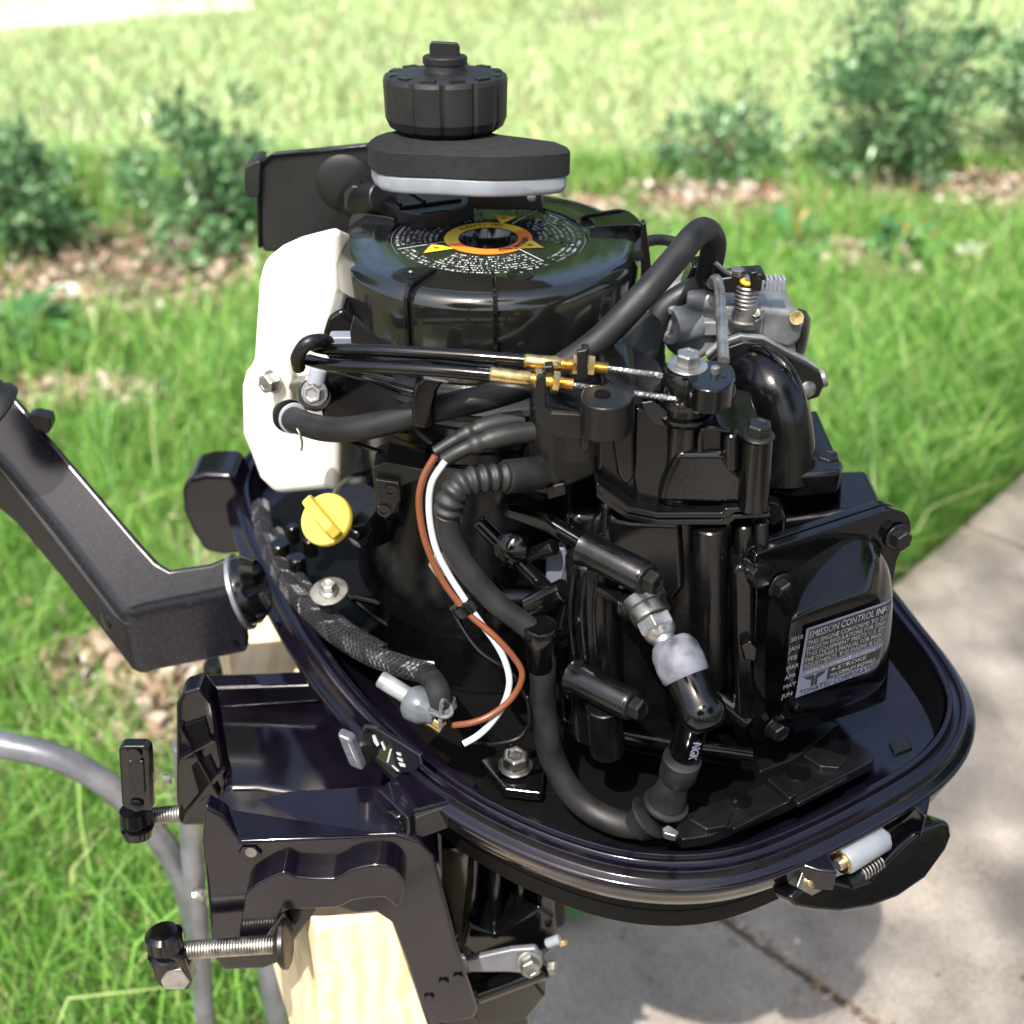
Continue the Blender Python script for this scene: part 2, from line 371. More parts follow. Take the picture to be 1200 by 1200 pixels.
def blades(name, P, H, Wd, lean, m, mode=0, seed=1, kind='stuff'):
    """P (n,3) roots, H heights, Wd widths: bent tapered blades of three faces"""
    rg = np.random.default_rng(seed); n = len(P); th = rg.uniform(0, 2 * np.pi, n); ph = rg.uniform(0, 2 * np.pi, n)
    w = np.stack([np.cos(th), np.sin(th), 0 * th], 1); l = np.stack([np.cos(ph), np.sin(ph), 0 * ph], 1) * (lean * rg.uniform(.3, 1.4, n))[:, None]
    V = np.zeros((n, 5, 3)); h = H[:, None]; z = np.array([[0, 0, 1.]])
    V[:, 0] = P - w * Wd[:, None]; V[:, 1] = P + w * Wd[:, None]
    mid = P + z * h * .55 + l * h * .25; V[:, 2] = mid + w * Wd[:, None] * .8; V[:, 3] = mid - w * Wd[:, None] * .8
    V[:, 4] = P + z * h * (1 - .3 * lean) + l * h
    b = (np.arange(n) * 5)[:, None]
    loops = np.concatenate([b + np.array([[0, 1, 2, 3]]), b + np.array([[3, 2, 4]])], 1).ravel()
    me = bpy.data.meshes.new(name); me.vertices.add(n * 5); me.vertices.foreach_set('co', V.ravel())
    me.loops.add(n * 7); me.loops.foreach_set('vertex_index', loops.astype(np.int32))
    st = (np.arange(n) * 7)[:, None] + np.array([[0, 4]]); me.polygons.add(n * 2)
    me.polygons.foreach_set('loop_start', st.ravel().astype(np.int32)); me.polygons.foreach_set('loop_total', np.tile([4, 3], n).astype(np.int32))
    at = me.attributes.new('rnd', 'FLOAT', 'POINT'); at.data.foreach_set('value', np.repeat(rg.random(n), 5))
    me.update(calc_edges=True); me.materials.append(MATS[m]); o = bpy.data.objects.new(name, me); COL.objects.link(o)
    if kind: o['kind'] = kind
    return o
def leaves(name, P, Nrm, L, Wd, m, parent=None, seed=2, fold=.25):
    """pointed, folded leaves: roots P, direction Nrm, lengths L, widths Wd"""
    rg = np.random.default_rng(seed); n = len(P); d = Nrm / np.linalg.norm(Nrm, axis=1)[:, None]
    a = rg.normal(size=(n, 3)); s = np.cross(d, a); s /= np.linalg.norm(s, axis=1)[:, None]; u = np.cross(s, d)
    L = L[:, None]; Wd = Wd[:, None]
    V = np.stack([P, P + d * L * .5 + s * Wd + u * Wd * fold, P + d * L + u * -L * .1, P + d * L * .5 - s * Wd + u * Wd * fold, ], 1)
    b = (np.arange(n) * 4)[:, None]; loops = (b + np.array([[0, 1, 2, 0, 2, 3]])).ravel()
    me = bpy.data.meshes.new(name); me.vertices.add(n * 4); me.vertices.foreach_set('co', V.ravel())
    me.loops.add(n * 6); me.loops.foreach_set('vertex_index', loops.astype(np.int32)); me.polygons.add(n * 2)
    me.polygons.foreach_set('loop_start', (np.arange(n * 2) * 3).astype(np.int32)); me.polygons.foreach_set('loop_total', np.full(n * 2, 3, np.int32))
    at = me.attributes.new('rnd', 'FLOAT', 'POINT'); at.data.foreach_set('value', np.repeat(rg.random(n), 4))
    me.update(calc_edges=True); me.materials.append(MATS[m]); o = bpy.data.objects.new(name, me); COL.objects.link(o)
    if parent is not None: o.parent = parent
    return o
# bare, leaf-strewn patches (centre x, y, radii)
BARE = [(-1.15, 2.75, .55, .42), (-.75, 3.1, .5, .25), (1.75, 3.55, .75, .25), (.75, 3.45, .35, .22), (-1.7, 2.5, .35, .3), (1.1, 2.9, .3, .15), (1.5, 2.7, .45, .3), (-.55, .75, .16, .22), (-.5, 1.3, .2, .16), (-.72, .85, .15, .12), (.15, 3.3, .3, .2), (-1.1, 1.9, .3, .15)]
def bare(x, y):
    f = np.zeros_like(x)
    for cx, cy, rx, ry in BARE: f = np.maximum(f, 1 - ((x - cx) / rx) ** 2 - ((y - cy) / ry) ** 2)
    return np.clip(f, 0, 1)
def vnoise(x, y, s, seed):
    rg = np.random.default_rng(seed); f = np.zeros_like(x)
    for k in range(7):
        a = rg.uniform(0, 6.28); w = s * rg.uniform(.6, 1.8); f += np.sin((x * np.cos(a) + y * np.sin(a)) * w + rg.uniform(0, 6.28))
    return f / 7
def build_grass():
    rg = np.random.default_rng(5)
    def scatter(n, y0, y1, hmin, hmax, w, name, m='grass', dens=.8, seed=3, lean=.6):
        y = y0 + (y1 - y0) * rg.random(n); half = .25 + (y + .9) * .56; x = rg.uniform(-1, 1, n) * half
        k = (side(x, y) < -.005) & (rg.random(n) < dens + .7 * vnoise(x, y, 3, 4)) & (rg.random(n) > bare(x, y) * 1.7)
        x, y = x[k], y[k]; n = len(x); P = np.stack([x, y, np.zeros(n)], 1)
        H = rg.uniform(hmin, hmax, n) * (1 + .45 * vnoise(x, y, 4, 9)); Wd = rg.uniform(.5, 1.1, n) * w
        blades(name, P, H, Wd, lean, m, seed=seed)
    scatter(95000, -.75, 1.6, .05, .19, .0017, 'grass', seed=31)
    scatter(14000, -.5, 2.9, .16, .34, .0026, 'tall_grass', dens=.5, seed=33, lean=.8)
    scatter(90000, 1.6, 3.9, .04, .16, .0032, 'mid_grass', seed=34)
    scatter(110000, 3.9, 8.5, .03, .09, .0050, 'far_grass', m='fargrass', seed=35, dens=.95)
    scatter(26000, 3.2, 8.5, .04, .11, .0050, 'straw_grass', m='drygrass', seed=36, dens=.4)
    scatter(60000, 8.5, 22, .04, .10, .016, 'distant_grass', m='fargrass', seed=37, dens=1.5)
    y = rg.uniform(-7, -.75, 26000); x = rg.uniform(-5, 5, 26000); k = side(x, y) < -.02; x, y = x[k], y[k]; k = len(x)
    blades('rear_grass', np.stack([x, y, np.zeros(k)], 1), rg.uniform(.06, .16, k), rg.uniform(.006, .012, k), .7, 'grass', seed=51)
    # dense tuft right of the motor, over the path edge
    n = 14000; t = rg.uniform(.2, 3.0, n); off = -np.abs(rg.normal(0, .28, n)); x = ORI.x + EDG.x * t + NRM.x * off; y = ORI.y + EDG.y * t + NRM.y * off
    blades('verge_grass', np.stack([x, y, np.zeros(n)], 1), rg.uniform(.08, .32, n), rg.uniform(.0018, .0038, n), .55, 'grass', seed=41)
    m_ = 1700; y = rg.uniform(-.5, 4.2, m_); x = rg.uniform(-1, 1, m_) * (.3 + (y + .9) * .55); q = side(x, y) < -.03; x, y = x[q], y[q]; m_ = len(x)
    d = rg.normal(size=(m_, 3)); d[:, 2] *= .4; o = leaves('scattered_leaves', np.stack([x, y, rg.uniform(.02, .07, m_)], 1), d, rg.uniform(.02, .05, m_), rg.uniform(.007, .018, m_), 'litter', seed=18); o['kind'] = 'stuff'
    scatter(5000, -.5, 3.2, .06, .16, .0022, 'dry_blades', m='drygrass', seed=38, dens=.6, lean=1.2)
    # litter
    n = 8000; k = rg.integers(0, len(BARE), n); B = np.array(BARE)[k]; r = np.sqrt(rg.random(n)) * 1.1; a = rg.uniform(0, 6.28, n)
    x = B[:, 0] + B[:, 2] * r * np.cos(a); y = B[:, 1] + B[:, 3] * r * np.sin(a); q = side(x, y) < -.02; x, y = x[q], y[q]; n = len(x)
    d = rg.normal(size=(n, 3)); d[:, 2] *= .35
    o = leaves('leaf_litter', np.stack([x, y, rg.uniform(.005, .03, n)], 1), d, rg.uniform(.02, .06, n), rg.uniform(.007, .018, n), 'litter', seed=8); o['kind'] = 'stuff'
    # specks and twigs lying in the joint and on the slabs
    n = 700; t = rg.uniform(-.2, 3.5, n); w = rg.uniform(0, 2.2, n); k = rg.random(n) < .55
    Jn = (Z(830, 1075, 0) - ORI).dot(EDG); t[k] = Jn + rg.normal(0, .012, k.sum()); w[k] = rg.uniform(0, 1.3, k.sum())
    x = ORI.x + EDG.x * t + NRM.x * w; y = ORI.y + EDG.y * t + NRM.y * w; d = rg.normal(size=(n, 3)); d[:, 2] *= .15
    o = leaves('leaf_debris', np.stack([x, y, np.full(n, .0235)], 1), d, rg.uniform(.004, .018, n), rg.uniform(.002, .005, n), 'litter', seed=9); o['kind'] = 'stuff'
build_grass()

def shrub(x, y, rx, rz, n, label, seed, m='shrubleaf', group='small bushes in the bed'):
    rg = np.random.default_rng(seed); t = thing('shrub', label, 'shrub', (x, y, 0), group)
    bm = NB(); ends = []
    for k in range(16):
        a = rg.uniform(0, 6.28); q = rg.uniform(.2, 1.0); e = Vector((math.cos(a) * rx * q, math.sin(a) * rx * q, rz * rg.uniform(.6, 1.45)))
        ends.append(e); a_tube(bm, spline([(0, 0, 0), e * .4 + Vector((0, 0, .05)), e], 3), lambda s: .008 * (1 - .7 * s), 5)
    st = obj('stem', bm, 'bark', t); st.matrix_parent_inverse = Matrix.Identity(4)
    nc = 46; c = rg.normal(size=(nc, 3)); c /= np.linalg.norm(c, axis=1)[:, None]; c *= rg.uniform(.45, 1.35, nc)[:, None]
    c[:, 0] *= rx; c[:, 1] *= rx; c[:, 2] = c[:, 2] * rz * .5 + rz * .55
    E = np.array([[*e] for e in ends]); sp = E * rg.uniform(.8, 1.2, (len(E), 1)); c = np.concatenate([c, sp])
    i = rg.integers(0, len(c), n); P = c[i] + rg.normal(size=(n, 3)) * rx * .13; P[:, 2] = np.abs(P[:, 2]) + .02
    d = P - np.array([0, 0, rz * .3]) + rg.normal(size=(n, 3)) * rx * .7
    o = leaves('foliage', P, d, rg.uniform(.018, .055, n), rg.uniform(.006, .016, n), m, t, seed=seed)
    return t
shrub(-1.62, 3.05, .20, .24, 1900, 'dark small-leaved bush at the left edge, beside the bare leafy patch', 11)
shrub(-.97, 3.05, .22, .27, 2200, 'dark small-leaved bush just behind the black panel of the motor', 12)
shrub(1.44, 3.80, .33, .46, 3400, 'largest dark bush with tall upright shoots, upper right', 13)
shrub(2.10, 4.0, .25, .44, 2200, 'tall glossy-leaved bush at the right edge next to the largest bush', 14)
shrub(.80, 3.75, .20, .20, 900, 'sparse little bush in front of the largest bush, above the carburettor', 15)
def broad_plant(x, y, s, label, seed, red=0):
    rg = np.random.default_rng(seed); t = thing('leafy_plant', label, 'plant', (x, y, 0), 'broad-leaved plants in the bed'); n = 46
    bm = NB()
    for k in range(n):
        a = rg.uniform(0, 6.28); el = rg.uniform(.1, 1.1); d = Vector((math.cos(a) * math.cos(el), math.sin(a) * math.cos(el), math.sin(el))); L = s * rg.uniform(.6, 1)
        p0 = d * s * rg.uniform(.05, .5); sd_ = d.cross(Z3).normalized(); rows = []
        for j in range(5):
            q = j / 4; w = .16 * L * math.sin(math.pi * min(.98, q * .9 + .06)); c = p0 + d * L * q + Vector((0, 0, -L * .45 * q * q))
            rows.append((bm.verts.new(c - sd_ * w + Z3 * w * .4), bm.verts.new(c), bm.verts.new(c + sd_ * w + Z3 * w * .4)))
        for r0, r1 in zip(rows, rows[1:]):
            bm.faces.new((r0[0], r0[1], r1[1], r1[0])); bm.faces.new((r0[1], r0[2], r1[2], r1[1]))
    o = obj('foliage', bm, 'broadleaf', t); o.matrix_parent_inverse = Matrix.Identity(4)
    at = o.data.attributes.new('rnd', 'FLOAT', 'POINT'); at.data.foreach_set('value', rg.random(len(o.data.vertices)))
    if red:
        n = red; P = rg.normal(size=(n, 3)) * s * .35; P[:, 2] = np.abs(P[:, 2]) + s * .4; d = rg.normal(size=(n, 3)) * .3; d[:, 2] = 1
        leaves('new_shoot', P, d, rg.uniform(.03, .07, n), rg.uniform(.004, .009, n), 'redleaf', t, seed=seed)['kind'] = 'stuff'
    return t
broad_plant(.93, 2.98, .17, 'broad-leaved plant with orange new shoots, left one of the right-hand pair', 21, 12)
broad_plant(1.30, 2.92, .17, 'broad-leaved plant with orange-red new shoots, right one of the right-hand pair', 22, 12)
broad_plant(-1.36, 2.28, .20, 'broad-leaved dark green plant at the left edge', 23)
def big_leaf():
    p = Z(668, 1062, .03); t = thing('fallen_leaf', 'single large green leaf lying on the sidewalk edge behind the shaft', 'leaf', (p.x, p.y, .022))
    bm = NB(); rows = []
    for j in range(9):
        q = j / 8; w = .030 * math.sin(math.pi * min(.99, q * .95 + .04)) ** .8; c = Vector((-.045 + .1 * q, -.02 + .03 * q, .012 + .012 * math.sin(q * 3)))
        rows.append([bm.verts.new(c + Vector((-.3, .95, 0)) * w * s + Z3 * (.008 * abs(s))) for s in (-1, -.5, 0, .5, 1)])
    for a, b in zip(rows, rows[1:]):
        for i in range(4): bm.faces.new((a[i], a[i + 1], b[i + 1], b[i]))
    o = obj('blade', bm, 'broadleaf', t); o.matrix_parent_inverse = Matrix.Identity(4)
    a_ = o.data.attributes.new('rnd', 'FLOAT', 'POINT'); a_.data.foreach_set('value', np.full(len(o.data.vertices), 1.0))
    c = obj('leaf_stalk', a_tube(NB(), spline([(-.045, -.02, .012), (-.07, -.04, .006), (-.09, -.07, .002)], 4), .0013, 6), 'broadleaf', t); c.matrix_parent_inverse = Matrix.Identity(4)
big_leaf()
def rock(px, py, s, label, seed):
    rg = random.Random(seed); p = Z(px, py, 0); bm = NB(); bmesh.ops.create_icosphere(bm, subdivisions=2, radius=1)
    for v in bm.verts: v.co = Vector((v.co.x * s, v.co.y * s * .8, v.co.z * s * .45)) * rg.uniform(.85, 1.12) + Vector((p.x, p.y, s * .2))
    o = obj('stone', bm, 'stone', sharp=80); tag(o, label, 'stone', 'pale stones in the grass')
rock(1135, 297, .055, 'pale stone in the grass by the right-hand broad-leaved plant', 1)
rock(78, 345, .05, 'pale stone in the bare patch left of the white tank', 2)
rock(345, 72, .03, 'small pale stone in the far lawn, left of the filler cap', 3)

def trees():
    """trees standing round the lawn outside the picture; they shade and are mirrored in the black paint"""
    rg = np.random.default_rng(77); n = 15000
    c = rg.normal(size=(90, 3)); c /= np.linalg.norm(c, axis=1)[:, None]; c *= rg.uniform(.35, 1, 90)[:, None] * np.array([2.6, 2.6, 2.4])
    P = c[rg.integers(0, 90, n)] + rg.normal(size=(n, 3)) * .42 + np.array([0, 0, 5.6]); d = rg.normal(size=(n, 3)); d[:, 2] -= .3
    first = None
    spots = [(-5.5, 13, 'tall leafy tree beyond the lawn, left of the others'), (0.5, 15, 'tall leafy tree straight beyond the lawn'), (6.5, 13, 'tall leafy tree beyond the lawn, right of the others'),
             (8.5, 3.0, 'leafy tree off to the right beside the sidewalk'), (5.0, -5.5, 'leafy tree across the sidewalk behind the camera'), (-2.0, -8.5, 'leafy tree well behind the camera'), (-9, 3.5, 'leafy tree off to the left')]
    for i, (x, y, lb) in enumerate(spots):
        t = thing('leafy_tree', lb, 'tree', (x, y, 0), 'trees around the lawn'); t.rotation_euler = (0, 0, i * 1.3)
        if first is None:
            cr = leaves('crown', P, d, rg.uniform(.16, .34, n), rg.uniform(.06, .11, n), 'treeleaf', t, seed=5)
            bm = NB(); a_tube(bm, spline([(0, 0, -.2), (.1, .05, 2.2), (0, .1, 4.4), (.2, 0, 6.8)], 5), lambda s: .22 * (1 - .75 * s), 10)
            for k in range(8):
                a = k * .8; e = Vector((math.cos(a) * 1.8, math.sin(a) * 1.8, 5 + .35 * k)); a_tube(bm, spline([(0, 0, 3.0 + .3 * k), e * .5 + Vector((0, 0, 2.2)), e], 4), lambda s: .07 * (1 - .7 * s), 6)
            tr = obj('trunk', bm, 'bark', t); tr.matrix_parent_inverse = Matrix.Identity(4); first = (cr, tr)
        else:
            for q in first: w = q.copy(); COL.objects.link(w); w.parent = t
trees()
def added_shade_tree():  # unseen tree added to dapple the sidewalk and break up the motor's shadow
    rg = np.random.default_rng(78); n = 22000
    c = rg.normal(size=(110, 3)); c /= np.linalg.norm(c, axis=1)[:, None]; c *= rg.uniform(.3, 1, 110)[:, None] * np.array([2.3, 2.3, 1.6])
    P = c[rg.integers(0, 110, n)] + rg.normal(size=(n, 3)) * .34 + np.array([0, 0, 9.0]); d = rg.normal(size=(n, 3)); d[:, 2] -= .3
    t = thing('leafy_tree', 'added unseen open-crowned tree well behind the camera, dappling the sidewalk', 'tree', (.45, -5.05, 0), 'trees around the lawn')
    leaves('crown', P, d, rg.uniform(.06, .11, n), rg.uniform(.018, .032, n), 'treeleaf', t, seed=6)
    bm = NB(); a_tube(bm, spline([(0, 0, -.2), (.05, .05, 3.6), (0, .1, 6.4), (.1, 0, 9.8)], 5), lambda s: .13 * (1 - .75 * s), 10)
    for k in range(8):
        a = k * .8; e = Vector((math.cos(a) * 1.5, math.sin(a) * 1.5, 8.3 + .2 * k)); a_tube(bm, spline([(0, 0, 6.4 + .2 * k), e * .5 + Vector((0, 0, 3.7)), e], 4), lambda s: .03 * (1 - .7 * s), 6)
    tr = obj('trunk', bm, 'bark', t); tr.matrix_parent_inverse = Matrix.Identity(4)
added_shade_tree()

# ================================================================== timber and stand
def timber():
    t = thing('timber_beam', 'pale pine timber beam gripped by the clamp brackets, end sawn face towards the viewer', 'beam', (-.14, -.29, .75))
    zt = .752
    NL, NR = Z(370, 1092, zt), Z(457, 1068, zt); FL = Z(268, 775, zt); FR = Z(346, 762, zt)
    d = (FL - NL) * 1.12; dn = Vector((.0, 0, -1))
    LB, RB = Y(376, 1330, NL.y - .0), Y(545, 1330, NR.y - .012)
    q = [NL, NR, RB, LB]; w = Vector((-.052, .0, 0))
    bm = NB(); v0 = [bm.verts.new(p) for p in q]; far = [FL + (FL - NL) * .25, FR + (FR - NR) * .25]
    far += [far[1] + (RB - NR), far[0] + (LB - NL) + Vector((-.0, 0, 0))]
    v1 = [bm.verts.new(p) for p in far]; bm.faces.new(v0); bm.faces.new(v1[::-1]); bridge(bm, v0, v1)
    obj('board', bm, 'wood', t, bevel=.0015)
timber()
def stand():
    t = thing('motor_stand', 'grey tubular metal stand behind the clamp brackets', 'stand', (-.34, .05, 0))
    p = Y(258, 790, .06)
    cyl('upright_tube', (p.x, p.y, 0), (p.x, p.y, p.z), .0145, 'galv', t)
    lathe('end_cap', (p.x, p.y, p.z), Z3, [(0, .0155), (.012, .0155), (.017, .012), (.018, .004)], 'plastic', t)
    bolt(Y(232, 802, .055), (-1, -.15, 0), .0055, 'steel', t, wm='steel', wr=1.6)
    a = Y(224, 915, .0); b = Y(222, 1240, .0)
    cyl('leg_tube', (a.x, 0, a.z + .05), (b.x + .01, 0, 0), .0115, 'galv', t)
    pts = [Y(-120, 850, .02), Y(0, 872, .02), Y(80, 893, .02), Y(150, 940, .02), Y(205, 1010, .02), Y(232, 1090, .02)]
    tube('bent_tube', pts, .0135, 'galv', t, n=18)
    bolt(Y(234, 1048, -.012), (.3, -1, 0), .005, 'steel', t, wm='steel', wr=1.5)
stand()

# ================================================================== OUTBOARD MOTOR
M = thing('outboard_motor', 'black outboard motor with its cowl off, clamped to the timber beam', 'outboard motor', (0, 0, .70))
FC = Vector((0, .012, 1.164))     # flywheel cover centre, top

def flywheel():
    r = .1165
    prof = [(-.068, r * .985), (-.060, r * 1.0), (-.010, r), (-.004, r - .0025), (-.0008, r - .007), (0, r - .012), (.0008, .083), (.0008, .0755), (-.0018, .0745), (-.0018, .0225), (-.004, .0215), (-.010, .020), (-.011, .006), (-.007, .0055), (-.0065, .0001)]
    cv = lathe('flywheel_cover', FC, Z3, [(t, q) for t, q in prof], 'gloss', M, n=96, cap0=False, cap1=False) if False else obj('flywheel_cover', a_lathe(NB(), FC, Z3, prof, 96, 0, False, True), 'cover', M, sharp=50)
    def rib(ang, r0=.079, r1=r + .0012, w=.0034, h=.0042, down=.055, name='rib'):
        c, s = math.cos(R(ang)), math.sin(R(ang)); d = Vector((c, s, 0)); n = Vector((-s, c, 0)); bm = NB()
        pts = [(r0, -.001), (r0, h * .8), (r0 + .004, h), (r1 - .008, h), (r1 - .001, h - .002), (r1 + .0028, -.005), (r1 + .0028, -down), (r1 - .004, -down), (r1 - .006, -.008)]
        a_prism(bm, [FC + d * a + Z3 * b - n * w / 2 for a, b in pts], n * w); return obj(name, bm, 'gloss', cv, bevel=.0007)
    def ang(px, py): q = Z(px, py, FC.z) - FC; return math.degrees(math.atan2(q.y, q.x))
    for px, py in ((505, 322), (578, 330), (425, 255), (438, 243)): rib(ang(px, py))
    # raised bridge at the right and screw pads at the front
    def pad(a0, a1, r0, r1, h, name='raised_pad', down=0.0):
        bm = NB(); N = 8; P = [(r0, a0 + (a1 - a0) * i / N) for i in range(N + 1)] + [(r1, a1 - (a1 - a0) * i / N) for i in range(N + 1)]
        a_prism(bm, [FC + Vector((q * math.cos(R(a)), q * math.sin(R(a)), h)) for q, a in P], (0, 0, -h - .003 - down)); return obj(name, bm, 'gloss', cv, bevel=.0009)
    a = ang(735, 262); pad(a - 8, a + 8, .083, r + .003, .0042, 'raised_bridge', .04); rib(a - 9, .078, r + .003, .003, .006, .06); rib(a + 9, .078, r + .003, .003, .006, .06)
    for px in ((480, 322), (610, 323)):
        q = Z(px[0], px[1], FC.z); lathe('screw_pad', (q.x, q.y, FC.z), Z3, [(0, .0095), (.0014, .0095), (.0017, .009), (.0014, .004), (.0002, .003)], 'plastic', cv)
    # printed warning disc
    zt = FC.z - .0014
    def annulus(name, r0, r1, m, z, a0=0, a1=360, par=None):
        bm = NB(); N = 96; full = a1 - a0 >= 360; K = N if full else max(2, int(N * (a1 - a0) / 360)); V = []
        for i in range(K + (0 if full else 1)):
            t = R(a0 + (a1 - a0) * i / K); V.append((bm.verts.new((FC.x + r0 * math.cos(t), FC.y + r0 * math.sin(t), z)), bm.verts.new((FC.x + r1 * math.cos(t), FC.y + r1 * math.sin(t), z))))
        for i in range(K if full else len(V) - 1): p, q = V[i], V[(i + 1) % len(V)]; bm.faces.new((p[0], p[1], q[1], q[0]))
        return obj(name, bm, m, par or lab)
    lab = annulus('warning_label', .0225, .0738, 'decal', zt, par=cv); lab.parent = cv
    annulus('label_ring', .0228, .0335, 'ink_yellow', zt + .0003, 35, 205); annulus('label_ring', .0228, .0335, 'ink_orange', zt + .0003, 205, 395)
    annulus('label_rim', .0733, .0738, 'decal_grey', zt + .0003)
    rg = random.Random(3); bm = NB(); gaps = [ang(480, 288), ang(645, 244), ang(622, 297)]   # tiny unreadable small print
    def tick(rr, t0, w, h):
        p = [(rr, t0), (rr, t0 + w / rr), (rr + h, t0 + w / rr), (rr + h, t0)]
        bm.faces.new([bm.verts.new((FC.x + q * math.cos(t), FC.y + q * math.sin(t), zt + .0004)) for q, t in p])
    for k in range(8):
        rr = .0385 + k * .0042; t = 0
        while t < 2 * math.pi - .03:
            w = rg.uniform(.0004, .0009); dg = math.degrees(t)
            ok = all(abs((dg - g + 180) % 360 - 180) > (2.2 + .08 / rr * 1.1 if k else 12) for g in gaps)
            tri = any(abs((dg - g + 180) % 360 - 180) < 20 for g in (ang(510, 291), ang(590, 255), ang(625, 289))) and k < 5
            if ok and not tri and rg.random() < .86:
                for q in range(rg.randint(1, 2)): tick(rr + rg.uniform(0, .0003), t, w, rg.uniform(.0018, .0024))
            t += (w + .00035) / rr + (0.0016 / rr if rg.random() < .13 else 0)
    p = obj('small_print', bm, 'ink_white', lab); p['kind'] = 'stuff'
    for (a, b) in (((466, 292), (521, 283)), ((600, 262), (630, 246)), ((603, 289), (637, 306))):
        A_, B_ = Z(*a, zt + .0006), Z(*b, zt + .0006); d = (B_ - A_).normalized(); n = Vector((-d.y, d.x, 0)) * .0005
        bm = NB(); bm.faces.new([bm.verts.new(q) for q in (A_ - n, B_ - n, B_ + n, A_ + n)]); obj('white_line', bm, 'ink_white', lab)
    for tr in (((497, 296), (531, 291), (507, 285)), ((578, 251), (606, 254), (588, 262)), ((606, 291), (637, 290), (622, 281))):
        bm = NB(); c = sum((Z(*q, zt + .0005) for q in tr), Vector()) / 3; bm.faces.new([bm.verts.new(c + (Z(*q, zt + .0005) - c) * 1.05) for q in tr]); o = obj('warning_triangle', bm, 'ink_yellow', lab)
        bm = NB(); a_prism(bm, [c + Vector((x * .0022, y * .0018, .0002)) for x, y in ((-1, -.6), (.9, -.8), (.4, 0), (.9, .8), (-.2, .5), (-.9, .8))], (0, 0, .0001)); obj('triangle_mark', bm, 'ink_hole_black', lab)
    def ringtext(s, a_mid, rr, size, m, flip):
        adv = size * .78 / rr
        for i, ch in enumerate(s):
            if ch == ' ': continue
            t = R(a_mid) + (i - (len(s) - 1) / 2) * adv * (1 if flip else -1)
            if flip: u = Vector((-math.sin(t), math.cos(t), 0)); v = Vector((-math.cos(t), -math.sin(t), 0)); ro = rr + size * .36
            else: u = Vector((math.sin(t), -math.cos(t), 0)); v = Vector((math.cos(t), math.sin(t), 0)); ro = rr - size * .36
            O = Vector((FC.x + ro * math.cos(t), FC.y + ro * math.sin(t), zt + .0007)) - u * size * .33
            text_mesh(ch, size, (O, u, v), m, lab, 'letter')
    ringtext('CAUTION', 105, .0282, .0068, 'ink_hole_black', False); ringtext('WARNING', 325, .0282, .0068, 'ink_hole_black', False)
    # recoil starter housing block and black box behind the disc
    zslab('starter_housing', [(440, 222), (462, 214), (540, 220), (556, 236), (528, 246), (494, 250), (470, 246), (448, 236)], FC.z + .012, .014, 'plastic', M, .002)
    for a, b in (((452, 226), (470, 240)), ((470, 218), (498, 236)), ((468, 244), (540, 234))):
        A_, B_ = Z(*a, FC.z + .013), Z(*b, FC.z + .013); cyl('housing_rib', A_, B_, .0013, 'gloss', M, n=8, ch=0)
    cyl('rope_guide', Y(412, 236, .10), Y(450, 232, .06), .013, 'plastic', M); 
    pslab('rope_outlet', [(408, 222), (424, 216), (452, 216), (458, 228), (430, 232), (420, 248), (408, 248)], .09, .03, 'plastic', M, .002)
    pslab('latch_block', [(548, 229), (634, 226), (637, 247), (560, 246), (548, 240)], .055, .02, 'plastic', M, .0015)
    lathe('screw', Y(623, 231, .052), (0, -1, .1), [(0, .0034), (.0015, .0034), (.002, .0025)], 'steel', M, n=20)
    pslab('tank_neck_tab', [(566, 222), (611, 221), (611, 229), (566, 231)], .05, .02, 'nylon', M, .001)
flywheel()

